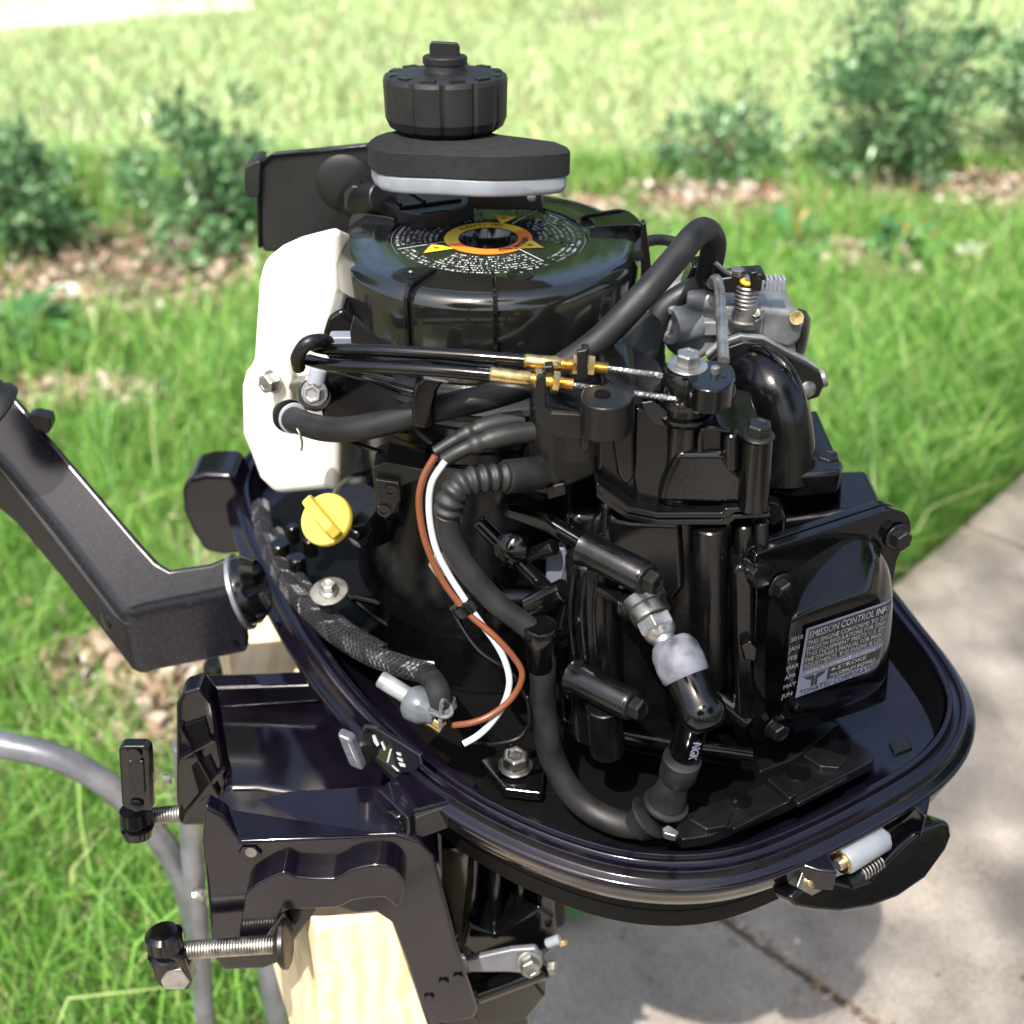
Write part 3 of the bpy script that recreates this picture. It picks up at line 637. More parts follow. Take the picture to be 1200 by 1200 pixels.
def tank():
    # white fuel tank with the filler sticking up through the foam collar
    fr = [(330, 286), (352, 276), (398, 264), (398, 577), (384, 573), (322, 579), (303, 560), (291, 528), (283, 508), (282, 452), (287, 434), (296, 424), (298, 390), (302, 330), (308, 304)]
    y0 = -.02
    bm = a_prism(NB(), [Y(*p, y0) for p in fr], Vector((.006, .07, -.034))); tk = obj('fuel_tank', bm, 'tank', M, bevel=.012, seg=4)
    tab = pslab('tank_lug', [(322, 428), (336, 424), (341, 436), (342, 480), (334, 492), (322, 488), (318, 460)], y0 - .014, .018, 'tank', tk, .003)
    b = bolt(Y(320, 447, y0 - .014), (-.55, -.8, .12), .0078, 'steel', M, wm='steel', wr=1.2)
    cyl('lug_spacer', Y(338, 452, y0 - .006), Y(366, 446, y0 - .02), .0055, 'dimsteel', M)
    zc = 1.238; yc = .052
    cyf = Y(523, 130, yc); cx = cyf.x
    ol = [(431, 168), (444, 160), (470, 157), (520, 155), (585, 157), (640, 163), (669, 172), (668, 178), (640, 184), (600, 186), (560, 184), (520, 180), (488, 181), (462, 183), (440, 178)]
    ol = [(431, 166), (436, 158), (452, 152), (500, 150), (600, 152), (655, 162), (669, 170), (668, 178), (655, 183), (600, 187), (560, 187), (515, 184), (470, 182), (440, 177)]
    P = [Z(px, py, zc) for px, py in ol]
    P[1:6] = [P[0] + Vector((.004, .026, 0)), P[0] + Vector((.02, .048, 0)), P[0] + Vector((.06, .062, 0)), P[7] + Vector((-.05, .055, 0)), P[7] + Vector((-.010, .030, 0))]
    del P[6]
    P = spline(P + [P[0]], 2)[:-1]
    obj('foam_collar', a_prism(NB(), P, (0, 0, -.0160)), 'foam', tk, bevel=.0005)
    cen = sum(P, Vector()) / len(P); Q = [cen + (p - cen) * .975 - Z3 * .0163 for p in P]; Q2 = [cen + (p - cen) * .93 - Z3 * .029 for p in P]
    obj('filler_base', a_loft(NB(), [Q, [q - Z3 * .009 for q in Q], Q2]), 'nylon', tk, bevel=.002)
    # screw cap with twelve grips
    bm = NB(); N = 120; r = .0462; c0 = Vector((cx, yc, zc + .0005)); H = .0400
    def rg(z, k, rr): 
        out = []
        for i in range(N):
            t = 2 * math.pi * i / N; q = (i % 10); notch = .0022 * k if q in (0,) else 0; edge = .0004 * k if q in (1, 9) else 0
            cr = rr - .0008 * k * abs(math.cos(6 * t)) * 0 - notch - edge
            out.append(c0 + Vector((cr * math.cos(t), cr * math.sin(t), z)))
        return out
    a_loft(bm, [rg(0, .6, r * .80), rg(.004, 1, r * .93), rg(.010, 1, r * .985), rg(H - .004, 1, r), rg(H - .001, .5, r - .001), rg(H, 0, r - .004), rg(H + .0015, 0, r * .7), rg(H + .002, 0, .017)], True, True)
    fc = obj('filler_cap', bm, 'satin', M, sharp=16)
    for k in range(12):
        t = R(k * 30 + 15); d = Vector((math.cos(t), math.sin(t), 0)); rbox('grip_notch', c0 + d * (r - .007) + Z3 * (H + .0008), (.006, .011, .0012), 'ink_hole_black', fc, (d, Vector((-d.y, d.x, 0)), Z3), .0003, 1)
    vt = lathe('vent_screw', c0 + Z3 * (H + .001), Z3, [(0, .0165), (.001, .0160), (.006, .0155), (.0065, .0165), (.0105, .0165), (.0115, .0155), (.0115, .0001)], 'satin', M, n=40)
    w = [c0 + Vector((x, -.0022, H + .011 + z)) for x, z in ((-.011, 0), (-.0112, .009), (-.009, .0115), (.009, .0105), (.0112, .008), (.011, 0))]
    obj('vent_wing', a_prism(NB(), w, (0, .0045, 0)), 'satin', vt, bevel=.0012)
    # the filler leans slightly back with the tank
    Dz = Matrix.Translation((0, -.003, -.0015)); pv = Vector((cx, .02, zc)); T = Matrix.Translation(pv) @ Matrix.Rotation(R(-4.5), 4, 'X') @ Matrix.Translation(-pv)
    for o in [fc, vt] + list(tk.children) + [q for f in (fc, vt) for q in f.children]:
        if o.name.split('.')[0] in ('foam_collar', 'filler_base', 'filler_cap', 'grip_notch', 'vent_screw', 'vent_wing'): o.data.transform(Dz @ T)
    # black panel behind the tank with its dished knob
    bp = pslab('rear_panel', [(303, 200), (308, 190), (320, 183), (432, 172), (470, 172), (475, 300), (308, 296), (302, 280)], .115, .016, 'satin', M, .004, seg=3)
    pslab('panel_grip', [(286, 196), (300, 188), (306, 190), (304, 232), (290, 232), (286, 222)], .108, .03, 'satin', M, .003)
    pslab('panel_bead', [(300, 202), (306, 189), (318, 181), (430, 170), (430, 173), (319, 185), (309, 192), (304, 204), (306, 292), (302, 290)], .112, .004, 'gloss', M, .0008)
    lathe('panel_knob', Y(404, 215, .114), (0, -1, 0), [(0, .024), (.002, .0215), (.0035, .016), (.0042, .009), (.0044, .0001)], 'satin', M, n=40)
    pslab('tank_strap', [(402, 226), (412, 218), (422, 218), (414, 228), (412, 250), (402, 246)], .08, .02, 'plastic', M, .0015)
tank()

def crankcase():
    c = Vector((0, .012, 0))
    lathe('crankcase', c, Z3, [(.80, .105), (.86, .112), (.872, .118), (.90, .112), (.98, .108), (1.035, .108), (1.042, .115), (1.060, .116), (1.064, .111), (1.078, .112), (1.082, .1195), (1.092, .1205), (1.098, .112)], 'cast', M, n=80)
    lathe('starter_pulley', c + Vector((.012, -.004, 0)), Z3, [(1.060, .112), (1.066, .126), (1.070, .128), (1.073, .124), (1.077, .124), (1.080, .127), (1.083, .122), (1.09, .11)], 'plastic', M, n=80)
    # front lugs under the cover, left
    pslab('case_lug', [(378, 392), (384, 372), (400, 362), (420, 380), (440, 400), (520, 410), (520, 432), (470, 446), (380, 420)], -.07, .06, 'gloss', M, .004)
    pslab('case_shoulder', [(372, 470), (380, 430), (430, 438), (500, 452), (600, 470), (600, 515), (520, 520), (440, 505), (380, 505)], -.088, .06, 'gloss', M, .005)
    tube('oil_seam', [Y(408, 438, -.11), Y(440, 447, -.116), Y(470, 458, -.12), Y(520, 468, -.12)], .0022, 'gloss', M, n=8)
    tube('seam_bead', [Y(405, 515, -.10), Y(450, 530, -.107), Y(520, 545, -.11), Y(600, 550, -.11)], .0018, 'gloss', M, n=8)
    # white plug and grey block under the cover
    rbox('kill_switch_block', Y(405, 400, -.10), (.022, .012, .012), 'bluegrey', M, bevel=.002)
    pslab('cable_guard', [(414, 372), (446, 402), (444, 410), (412, 408), (410, 390)], -.115, .006, 'plastic', M, .001)
    cyl('nylon_plug', Y(374, 432, -.085), Y(369, 452, -.09), .0065, 'nylon', M)
    bolt(Y(369, 460, -.093), (-.1, -.85, .3), .0076, 'steel', M, wm='dimsteel', wr=1.3)
    lathe('switch_plate', Y(370, 462, -.088), (-.1, -.85, .3), [(0, .0125), (.003, .0125), (.004, .012)], 'gloss', M)
    # lower cylindrical case and mounting ribs
    pslab('case_bracket', [(436, 548), (452, 542), (497, 551), (500, 560), (470, 570), (468, 600), (450, 606), (440, 590)], -.125, .03, 'plastic', M, .001)
    pslab('bracket_plate', [(440, 562), (468, 566), (470, 584), (463, 600), (452, 610), (444, 600), (442, 580)], -.131, .004, 'plastic', M, .001)
    for p in ((458, 575), (450, 598)): lathe('hole_bush', Y(*p, -.1315), (0, -1, 0), [(0, .005), (.001, .005), (.001, .003), (-.002, .0028), (-.002, .0001)], 'gloss', M, n=20)
    lathe('oil_filler_neck', Y(422, 600, -.07), (-.2, -.4, .8), [(-.02, .021), (.008, .0215), (.012, .019)], 'gloss', M)
    lathe('filler_boss', Y(430, 590, -.055), (0, -.5, .8), [(-.02, .03), (.0, .030), (.006, .026), (.008, .02)], 'cast', M)
crankcase()

def dipstick():
    n = Vector((-.30, -.62, .72)).normalized(); p = Y(381, 608, -.10)
    o = lathe('oil_filler_cap', p - n * .006, n, [(-.012, .012), (-.001, .012), (0, .0195), (.001, .0208), (.0045, .0210), (.006, .0200), (.0062, .0001)], 'yellow', M, n=48)
    a = Y(358, 583, -.10) - Y(398, 620, -.10); a = (a - n * a.dot(n)).normalized(); b = n.cross(a)
    w = [p + a * x + n * z - b * .0042 for x, z in ((-.020, 0), (-.021, .006), (-.015, .014), (.006, .016), (.017, .013), (.022, .005), (.020, 0))]
    obj('cap_grip', a_prism(NB(), w, b * .0084), 'yellow', o, bevel=.0016, seg=3)
    p = Z(386, 694, .885); o = lathe('large_washer', p, Vector((-.08, -.15, 1)), [(0, .0155), (.0005, .016), (.0015, .016), (.002, .0155), (.002, .001)], 'dimsteel', M, n=48)
    bolt(p + Z3 * .002, Vector((-.05, -.15, 1)), .0066, 'steel', M)
dipstick()

# ------------------------------------------------------------------ lower cowl (tray)
RIMZ = .86
def cowl():
    # inner edge of the rim, seen from above (traced), hidden far side completed from the hull's symmetry
    inner = [(291, 575), (300, 608), (318, 648), (345, 700), (378, 752), (420, 806), (470, 856), (530, 906), (600, 946), (680, 978), (750, 994), (820, 996), (880, 984), (940, 960), (1000, 930), (1060, 896), (1092, 868), (1108, 838), (1108, 806), (1088, 768), (1052, 722)]
    P = [Z(px, py, RIMZ) for px, py in inner]
    far = [Vector((.315, .04, RIMZ)), Vector((.23, .13, RIMZ)), Vector((.09, .23, RIMZ)), Vector((-.06, .29, RIMZ)), Vector((-.18, .29, RIMZ)), Vector((-.235, .225, RIMZ)), Vector((-.243, .17, RIMZ))]
    L = spline(P + far + [P[0]], 5)[:-1]
    # smooth closed loop
    for _ in range(3): L = [(L[i - 1] + L[i] * 2 + L[(i + 1) % len(L)]) / 4 for i in range(len(L))]
    n = len(L); cen = sum(L, Vector()) / n; Nn = []
    for i in range(n):
        t = (L[(i + 1) % n] - L[i - 1]).normalized(); q = Vector((t.y, -t.x, 0))
        if q.dot(L[i] - cen) < 0: q = -q
        Nn.append(q)
    def ring(off, z, shrink=0): return [cen * shrink + (L[i] + Nn[i] * off) * (1 - shrink) + Z3 * ((z + RIMZ) - (cen.z * shrink + L[i].z * (1 - shrink))) for i in range(n)]
    def outer(z0): return z0
    prof = [(-.02, -.080, .30), (-.006, -.074, .10), (-.002, -.06, 0), (0, -.004, 0), (.0008, 0, 0), (.0040, .0002, 0), (.0048, -.001, 0), (.0052, -.0050, 0), (.0060, -.0058, 0), (.0105, -.0060, 0), (.0112, -.0052, 0), (.0118, -.0035, 0), (.0150, -.0033, 0), (.0158, -.0045, 0), (.0163, -.0095, 0), (.0172, -.0105, 0), (.0215, -.0108, 0), (.0235, -.0125, 0), (.0240, -.0155, 0), (.0225, -.019, 0),
            (.0215, -.024, 0), (.0200, -.030, 0), (.0150, -.040, .02), (.006, -.048, .06), (0, -.057, .16), (0, -.068, .34), (0, -.082, .52), (0, -.090, .68)]
    bm = a_loft(NB(), [ring(*q) for q in prof], True, True)
    cw = obj('lower_cowl', bm, 'paint', M, sharp=50)
    # inside floor with ribs, near-black sheets added over the sky reflection
    obj('tray_floor', a_loft(NB(), [ring(-.0005, -.068, .0), ring(-.0005, -.062, .0)]), 'dull', M)
    obj('tray_dark_sheet', a_loft(NB(), [ring(-.0008, -.004, 0), ring(-.0008, -.078, 0), ring(-.0016, -.078, 0), ring(-.0016, -.004, 0)], False, False), 'dull', M)  # dark sheet put over the wall so the inside reads shaded
    zslab('tray_dark_slab', [(302, 606), (345, 570), (450, 590), (480, 700), (430, 742), (375, 706), (330, 662)], .835, .02, 'dull', M, .003)  # dark slab added to black out the sky sheen beside the crankcase
    # front crossmember lip (dark flange inside the left rim)
    return cw, ring
COWL, RING = cowl()

def cowl_fittings():
    # lifting block at the left-front of the rim
    z = RIMZ - .008
    blk = zslab('cowl_bumper', [(442, 925), (500, 882), (560, 915), (552, 930), (540, 936), (486, 950), (478, 960)], z, .026, 'paint', M, .002)
    q0, q1 = Y(489, 966, -.295), Y(549, 943, -.275)
    A_, B_ = Z(484, 950, z), Z(550, 926, z); d = (B_ - A_).normalized(); n = Vector((d.y, -d.x, 0))
    rbox('bumper_pad', (A_ + B_) / 2 + n * .002 - Z3 * .0135, ((B_ - A_).length, .006, .022), 'satin', M, (d, n, Z3), .0012)
    s = Z(447, 935, z); s2 = Z(479, 957, z); dd = (s2 - s).normalized(); nn = Vector((dd.y, -dd.x, 0))
    lathe('pivot_pin', (s + s2) / 2 - Z3 * .014 , nn, [(0, .0105), (.0025, .0105), (.0035, .0095), (.0030, .007), (.0040, .004), (.0040, .0001)], 'gloss', M)
    # drain lever and pictogram plate on the side
    p = Y(413, 878, -.235); rbox('drain_lever', p, (.012, .010, .030), 'clearclip', M, (Vector((.85, -.3, -.2)).normalized(), Vector((.3, .9, 0)).normalized(), Vector((-.25, .1, .95)).normalized()), .003)
    lathe('drain_knob', Y(424, 876, -.225), (.3, -.9, 0), [(0, .011), (.006, .011), (.008, .009)], 'plastic', M)
    n = Vector((-.55, -.70, -.12)).normalized(); o = Y(458, 884, -.242)
    pl = obj('pictogram_plate', a_prism(NB(), [PL(px, py, o, n) for px, py in ((424, 852), (440, 854), (470, 872), (492, 886), (494, 896), (484, 906), (462, 904), (440, 888), (426, 868))], -n * .004), 'decal', M, bevel=.001)
    def mark(pts, m='ink_white'): return obj('pictogram', a_prism(NB(), [PL(px, py, o + n * .0006, n) for px, py in pts], -n * .0004), m, pl)
    mark([(436, 862), (439, 862), (444, 873), (442, 875), (438, 870)]); mark([(446, 870), (448, 869), (452, 878), (450, 880)]); mark([(457, 878), (459, 878), (455, 894), (453, 893)])
    mark([(464, 882), (469, 883), (470, 886), (466, 885)]); mark([(465, 888), (471, 890), (472, 893), (467, 891)]); mark([(467, 894), (474, 896), (475, 899), (469, 898)]); mark([(459, 897), (467, 904), (465, 904)])
    # rear latch: nylon roller on a spindle and a curved lever
    a, b = Z(988, 1010, .832), Z(1034, 982, .832); d = (b - a).normalized()
    rl = obj('latch_roller', a_lathe(NB(), a, d, [(0, .0086), (.0012, .0094), ((b - a).length - .001, .0094), ((b - a).length, .0086)], 40), 'nylon', M)
    cyl('latch_spindle', a - d * .006, b + d * .005, .0045, 'steel', M)
    lathe('spring_ring', a - d * .003, d, [(0, .0075), (.002, .0080), (.003, .0070)], 'brass', M)
    lathe('roller_lower', Z(992, 1036, .812), d, [(0, .006), (.014, .006)], 'plastic', M)
    for k in range(7): lathe('spring_coil', Z(1008, 1024, .815) + d * (.003 * k), d, [(0, .0050), (.0008, .0058), (.0016, .0050)], 'dimsteel', M, n=18)
    lev = [(924, 1052), (936, 1042), (964, 1030), (984, 1032), (1000, 1036), (1018, 1030), (1030, 1016), (1042, 1004), (1056, 990), (1080, 970), (1104, 961), (1114, 963), (1117, 980), (1110, 997), (1086, 1030), (1054, 1052), (1022, 1064), (985, 1070), (955, 1068), (932, 1064)]
    o = Z(1000, 1030, .818); n = Vector((.42, -.72, .42)).normalized()
    lv = obj('latch_lever', a_prism(NB(), [PL(px, py, o, n) for px, py in lev], -n * .020), 'gloss', M, bevel=.004, seg=3)
    pv = [(934, 1040), (942, 1018), (952, 1016), (962, 1030), (964, 1044), (952, 1050)]
    obj('latch_hinge', a_prism(NB(), [PL(px, py, o + n * .001, n) for px, py in pv], -n * .010), 'dimsteel', M, bevel=.001)
    lathe('hinge_pin', PL(950, 1034, o + n * .0012, n), n, [(0, .0035), (.002, .0035), (.0025, .002)], 'brass', M, n=20)
    # brackets moulded on the rim either side of the latch
    zslab('latch_bracket', [(905, 1005), (960, 985), (976, 1008), (982, 1022), (960, 1020), (935, 1012)], RIMZ - .014, .020, 'paint', M, .002)
    zslab('latch_bracket', [(1040, 925), (1086, 905), (1092, 930), (1086, 958), (1072, 946), (1050, 934)], RIMZ - .014, .022, 'paint', M, .002)
    zslab('latch_hood', [(960, 992), (1048, 936), (1056, 950), (978, 1000)], RIMZ - .020, .010, 'dull', M, .001)
    # textured strip along the rear rim
    zslab('rim_texture_strip', [(1030, 935), (1080, 905), (1112, 862), (1126, 836), (1120, 815), (1130, 838), (1124, 870), (1100, 905), (1060, 938)], RIMZ - .0085, .004, 'foam', M, .0008)
    # tray liner with embossed pads in front of the head
    zl = .838
    ln = zslab('tray_liner', [(790, 972), (800, 955), (850, 935), (870, 930), (930, 900), (1000, 868), (1022, 880), (1024, 892), (985, 912), (930, 938), (880, 960), (830, 980), (800, 984)], zl, .010, 'liner', M, .0015)
    def emb(pts, h=.0045, m='liner'): obj('embossed_pad', a_prism(NB(), [Z(px, py, zl + h) for px, py in pts], (0, 0, -h - .001)), m, ln, bevel=.0012)
    emb([(808, 960), (820, 944), (838, 946), (858, 950), (852, 968), (828, 972)]); emb([(940, 884), (952, 874), (976, 880), (994, 886), (984, 900), (962, 898)])
    emb([(898, 912), (906, 908), (934, 930), (926, 936)], .006); emb([(856, 966), (900, 946), (904, 950), (860, 972)], .004); emb([(930, 936), (990, 908), (994, 912), (936, 942)], .004)
    lathe('date_clock', Z(936, 905, zl), Z3, [(0, .0095), (.0012, .0095), (.0012, .0082), (.0004, .0080), (.0004, .004), (.001, .0038), (.001, .0001)], 'gloss', M, n=28)
    for p in ((868, 938), (984, 876), (832, 962)): lathe('boss_ring', Z(*p, zl), Z3, [(0, .0085), (.0006, .0085), (.0006, .0078), (.0001, .0076), (.0001, .0001)], 'gloss', M, n=28)
    zslab('liner_tab', [(776, 970), (783, 966), (796, 974), (792, 980), (778, 976)], zl + .004, .006, 'steel', M, .001)
    zslab('floor_plate', [(875, 850), (940, 830), (985, 848), (930, 890), (890, 905)], .80, .01, 'plastic', M, .002)
    zslab('tray_tab', [(1042, 870), (1064, 862), (1070, 876), (1048, 884)], .83, .004, 'plastic', M, .001)
    # foot bolt left
    bolt(Z(604, 898, .815), Z3, .0105, 'dimsteel', M)
    zslab('foot_plate', [(560, 890), (600, 870), (640, 880), (636, 930), (590, 925)], .812, .01, 'gloss', M, .003)
    tube('floor_rib', [Z(560, 850, .80), Z(610, 884, .80), Z(625, 925, .80), Z(660, 930, .80)], .002, 'gloss', M, n=8)
    tube('floor_rib', [Z(415, 700, .86), Z(460, 712, .86), Z(505, 738, .86), Z(508, 745, .85)], .0035, 'gloss', M, n=10)
    tube('floor_rib', [Z(405, 695, .85), Z(450, 730, .84), Z(520, 765, .83)], .0025, 'gloss', M, n=10)
    cyl('floor_stud', Z(516, 745, .84), Z(516, 745, .84) + Z3 * .03, .0095, 'gloss', M)
    for k, (x, y) in enumerate(((330, 655), (350, 672), (365, 650), (345, 635))): cyl('pivot_stud', Z(x, y, .86), Z(x, y, .86) + Z3 * .018, .0085 - .001 * k, 'gloss', M)
    # front of the cowl: bulge and hooks at the far left
    ol = [(212, 575), (220, 562), (240, 556), (272, 556), (296, 600), (304, 648), (262, 652), (240, 648), (225, 625), (214, 600)]
    pslab('front_hook', ol, .13, .05, 'paint', M, .006, seg=3)
    pslab('hook_pin', [(240, 588), (250, 582), (254, 600), (246, 606)], .162, .01, 'steel', M, .002)
cowl_fittings()

# ------------------------------------------------------------------ tiller handle
def tiller():
    y = -.10
    top = [(-110, 395), (-40, 440), (25, 455), (40, 500), (120, 590), (172, 655), (195, 668), (228, 664), (262, 650), (276, 670), (280, 742), (262, 752), (215, 768), (172, 782), (150, 778), (136, 755), (60, 660), (0, 585), (-110, 460)]
    # arm: rounded box section swept from the off-frame grip to the elbow and round to the pivot
    def sec(c, w, h, t, up):
        t = Vector(t).normalized(); s = t.cross(up).normalized(); u2 = s.cross(t); out = []
        for i in range(20):
            a = 2 * math.pi * i / 20; ca, sa = math.cos(a), math.sin(a); e = .42
            out.append(c + s * (w * math.copysign(abs(ca) ** e, ca)) + u2 * (h * math.copysign(abs(sa) ** e, sa)))
        return out
    c0, c1, c2 = Y(-130, 405, .06), Y(-30, 500, .045), Y(20, 548, .03); c3 = Y(160, 700, -.05); c4 = Y(186, 718, -.07); c5 = Y(272, 700, -.075)
    pn = Vector((-.05, -.80, .62)).normalized()    # face normal of the wide top side
    path = spline([c0, c1, c2, c3], 4)[:-1]
    rings = []
    def wide(i, k): return .031 + .0015 * i / k
    # outline as prism pieces: arm
    oo = Y(120, 660, -.05); nn = pn
    arm = [(-120, 372), (0, 446), (22, 462), (50, 497), (106, 562), (165, 631), (186, 654), (200, 662), (246, 655), (272, 644), (286, 692), (168, 716), (152, 722), (140, 716), (60, 612), (0, 540), (-120, 440)]
    def onp(px, py, off=0): return PL(px, py, oo + nn * off, nn)
    rg0 = [onp(*p) for p in arm]; cen = sum(rg0, Vector()) / len(rg0)
    hub = obj('tiller_handle', a_prism(NB(), rg0, Vector((0, .000, -.068))), 'tiller', M, bevel=.0075, seg=4)
    # underside shell a little larger, giving the parting ridge
    sh = [(-120, 440), (0, 540), (60, 612), (140, 716), (152, 724), (168, 718), (286, 693), (287, 701), (170, 728), (148, 734), (132, 722), (56, 624), (0, 552), (-120, 452)]
    obj('parting_ridge', a_prism(NB(), [PL(px, py, oo - nn * .006, nn) for px, py in sh], -nn * .004), 'tiller', hub, bevel=.0012)
    lathe('ridge_screw', Y(126, 728, -.128), (-.75, -.6, 0), [(0, .0075), (.002, .0075), (.003, .006), (.003, .0001)], 'plastic', hub)
    lathe('pin_hole', Y(222, 704, -.1165), (.1, -.9, .3), [(0, .0026), (.0012, .0026), (.0012, .0001)], 'ink_hole_black', hub, n=16)
    # pivot: collars and white washers against the cowl
    ax = (Y(300, 690, -.07) - Y(240, 708, -.075)).normalized()
    p = Y(281, 694, -.066)
    lathe('tiller_pivot', p - ax * .02, ax, [(.017, .024), (.018, .0295), (.030, .0295), (.033, .027), (.040, .022)], 'gloss', M, n=48)
    lathe('pivot_washer', p - ax * .001, ax, [(0, .0300), (.0006, .0325), (.004, .0325), (.005, .030)], 'galv', M, n=48)
    # grip bead and stop at the frame edge
    g = Y(-10, 476, .03); lathe('grip_collar', Y(-4, 492, -.03), (.62, .1, -.75), [(-.06, .026), (-.014, .027), (-.010, .030), (-.004, .030), (-.002, .027)], 'rubber', M)
    pslab('stop_lug', [(30, 489), (40, 486), (58, 490), (60, 500), (56, 510), (42, 502)], .01, .014, 'plastic', M, .002)
tiller()

# ------------------------------------------------------------------ clamp brackets, swivel housing, shaft
def clamps():
    # swivel housing barrel between the two brackets
    zt = .79
    pts = [(212, 812), (236, 806), (365, 803), (430, 850), (520, 925), (470, 935), (330, 906), (262, 930), (236, 900)]
    sw = obj('swivel_housing', a_prism(NB(), [Z(px, py, zt) for px, py in [(236, 826), (372, 812), (500, 905), (520, 960), (300, 925), (262, 925)]], (0, .0, -.10)), 'paint', M, bevel=.008, seg=3)
    pslab('bracket_cross_rail', [(232, 808), (366, 803), (392, 822), (244, 832)], -.10, .02, 'paint', M, .003)
    # far bracket: ribbed end plate
    fb = pslab('clamp_bracket', [(206, 826), (214, 812), (234, 806), (250, 826), (262, 900), (272, 940), (252, 968), (212, 968), (206, 940)], -.185, .02, 'paint', M, .003)
    for pp in ([(216, 850), (240, 842), (248, 868), (222, 880)], [(224, 900), (246, 886), (256, 908), (236, 940)]): pslab('bracket_recess', pp, -.187, .003, 'dull', fb, .0008)
    for a, b in (((212, 850), (256, 930)), ((214, 960), (262, 900)), ((214, 886), (250, 866))): cyl('bracket_rib', Y(*a, -.187), Y(*b, -.187), .0022, 'paint', fb, n=8, ch=0)
    # near bracket
    y = -.285
    top = [Y(238, 946, y), Y(262, 926, y + .035), Y(330, 905, y + .06), Y(470, 925, y + .05), Y(486, 972, y), Y(466, 978, y), Y(282, 987, y), Y(254, 992, y)]
    nb = obj('clamp_bracket', a_prism(NB(), [Y(px, py, y) for px, py in [(240, 944), (262, 958), (282, 986), (466, 978), (492, 986), (508, 1004), (536, 1110), (560, 1182), (556, 1194), (500, 1204), (476, 1130), (458, 1082), (440, 1070), (400, 1074), (366, 1078), (350, 1096), (330, 1128), (310, 1136), (264, 1138), (248, 1122), (242, 1040), (236, 985)]], (0, .014, 0)), 'paint', M, bevel=.003, seg=3)
    obj('bracket_top', a_loft(NB(), [[Y(240, 944, y + .012), Y(280, 986, y + .0), Y(466, 978, y + .0), Y(500, 990, y + .012)], [Y(262, 926, y + .045), Y(286, 930, y + .045), Y(462, 918, y + .045), Y(500, 930, y + .045)], [Y(262, 926, y + .045) - Z3 * .01, Y(286, 930, y + .045) - Z3 * .01, Y(462, 918, y + .045) - Z3 * .01, Y(500, 930, y + .045) - Z3 * .01], [Y(240, 960, y + .012), Y(280, 1000, y + .004), Y(466, 992, y + .004), Y(500, 1004, y + .012)]]), 'paint', nb, bevel=.002)
    obj('bracket_flange', a_prism(NB(), [Y(px, py, y - .012) for px, py in rnd([(286, 1062), (288, 1048), (302, 1036), (332, 1022), (346, 1028), (392, 1030), (410, 1020), (440, 1014), (462, 1018), (474, 1034), (472, 1058), (462, 1062), (450, 1052), (412, 1056), (396, 1064), (350, 1066), (332, 1070), (310, 1104), (300, 1116), (278, 1110)], 2)], (0, .02, 0)), 'paint', nb, bevel=.004, seg=3)
    lathe('bracket_hole', Y(293, 1001, y - .0012), (0, -1, 0), [(0, .0085), (.001, .0085), (.001, .0001)], 'ink_hole_black', nb, n=6)
    lathe('hole_light', Y(294, 999, y - .0026), (0, -1, .1), [(0, .0042), (.0003, .0042)], 'dimsteel', nb, n=24) 
    for p in ((520, 1152), (537, 1146), (503, 1170)): lathe('pin_hole', Y(*p, y - .001), (0, -1, 0), [(0, .0040), (.0012, .0040), (.0012, .0001)], 'ink_hole_black', nb, n=20)
    # clamp screws
    def screw(a, b, yy, name='clamp_screw', pad=None):
        A_, B_ = Y(*a, yy), Y(*b, yy); L = (B_ - A_).length; pr = []; k = int(L / .0021)
        for i in range(k): pr += [(i * L / k, .0055), ((i + .3) * L / k, .0068), ((i + .6) * L / k, .0068)]
        s = lathe(name, A_, B_ - A_, pr, 'dimsteel', M, n=20)
        if pad: lathe('clamp_pad', Y(*pad, yy), B_ - A_, [(-.006, .009), (-.003, .014), (0, .018), (.003, .018), (.004, .016)], 'plastic', s)
        return s
    screw((208, 1114), (330, 1106), -.305, pad=(332, 1106))
    screw((172, 957), (214, 953), -.22)
    # lower clamp handle: folded, two lobes and a knurled end
    yk = -.305; h = lathe('clamp_handle', Y(192, 1096, yk), Vector((0, -.15, -1)), [(-.004, .0001), (-.004, .010), (-.001, .0135), (.009, .0135), (.011, .010), (.014, .010), (.016, .0135), (.022, .013), (.024, .0001)], 'gloss', M, n=28)
    obj('handle_arm', a_prism(NB(), [Y(px, py, yk - .012) for px, py in ((176, 1128), (200, 1118), (216, 1124), (226, 1150), (222, 1162), (192, 1162), (180, 1150))], (0, .014, 0)), 'gloss', h, bevel=.003)
    obj('handle_tip', a_prism(NB(), [Y(px, py, yk - .0135) for px, py in ((196, 1138), (212, 1136), (222, 1152), (216, 1160), (192, 1160), (188, 1150))], (0, .004, 0)), 'steel', h, bevel=.0008)
    h = pslab('clamp_handle', [(138, 880), (142, 875), (170, 875), (176, 880), (180, 945), (176, 952), (150, 952), (142, 945)], -.235, .010, 'gloss', M, .003)
    pslab('handle_web', [(150, 892), (168, 892), (170, 930), (153, 930)], -.237, .003, 'plastic', h, .001)
    lathe('handle_eye', Y(157, 884, -.236), (0, -1, 0), [(0, .0055), (.0015, .0055), (.0015, .0001)], 'ink_hole_black', h, n=24)
    lathe('handle_hub', Y(159, 955, -.23), Vector((0, -.2, -1)), [(-.005, .0115), (.005, .0125), (.007, .009), (.009, .009), (.011, .0125), (.018, .011), (.019, .0001)], 'gloss', h, n=28)
    lathe('handle_rivet', Y(160, 943, -.236), (0, -1, .2), [(0, .005), (.0015, .005), (.002, .0035)], 'gloss', h, n=20)
    for p in ((200, 912), (232, 1048)): bolt(Y(*p, -.195), (-1, -.3, 0), .004, 'steel', M, flange=True)
    # drive shaft housing and lower details
    a = Y(588, 965, -.14)
    col = []
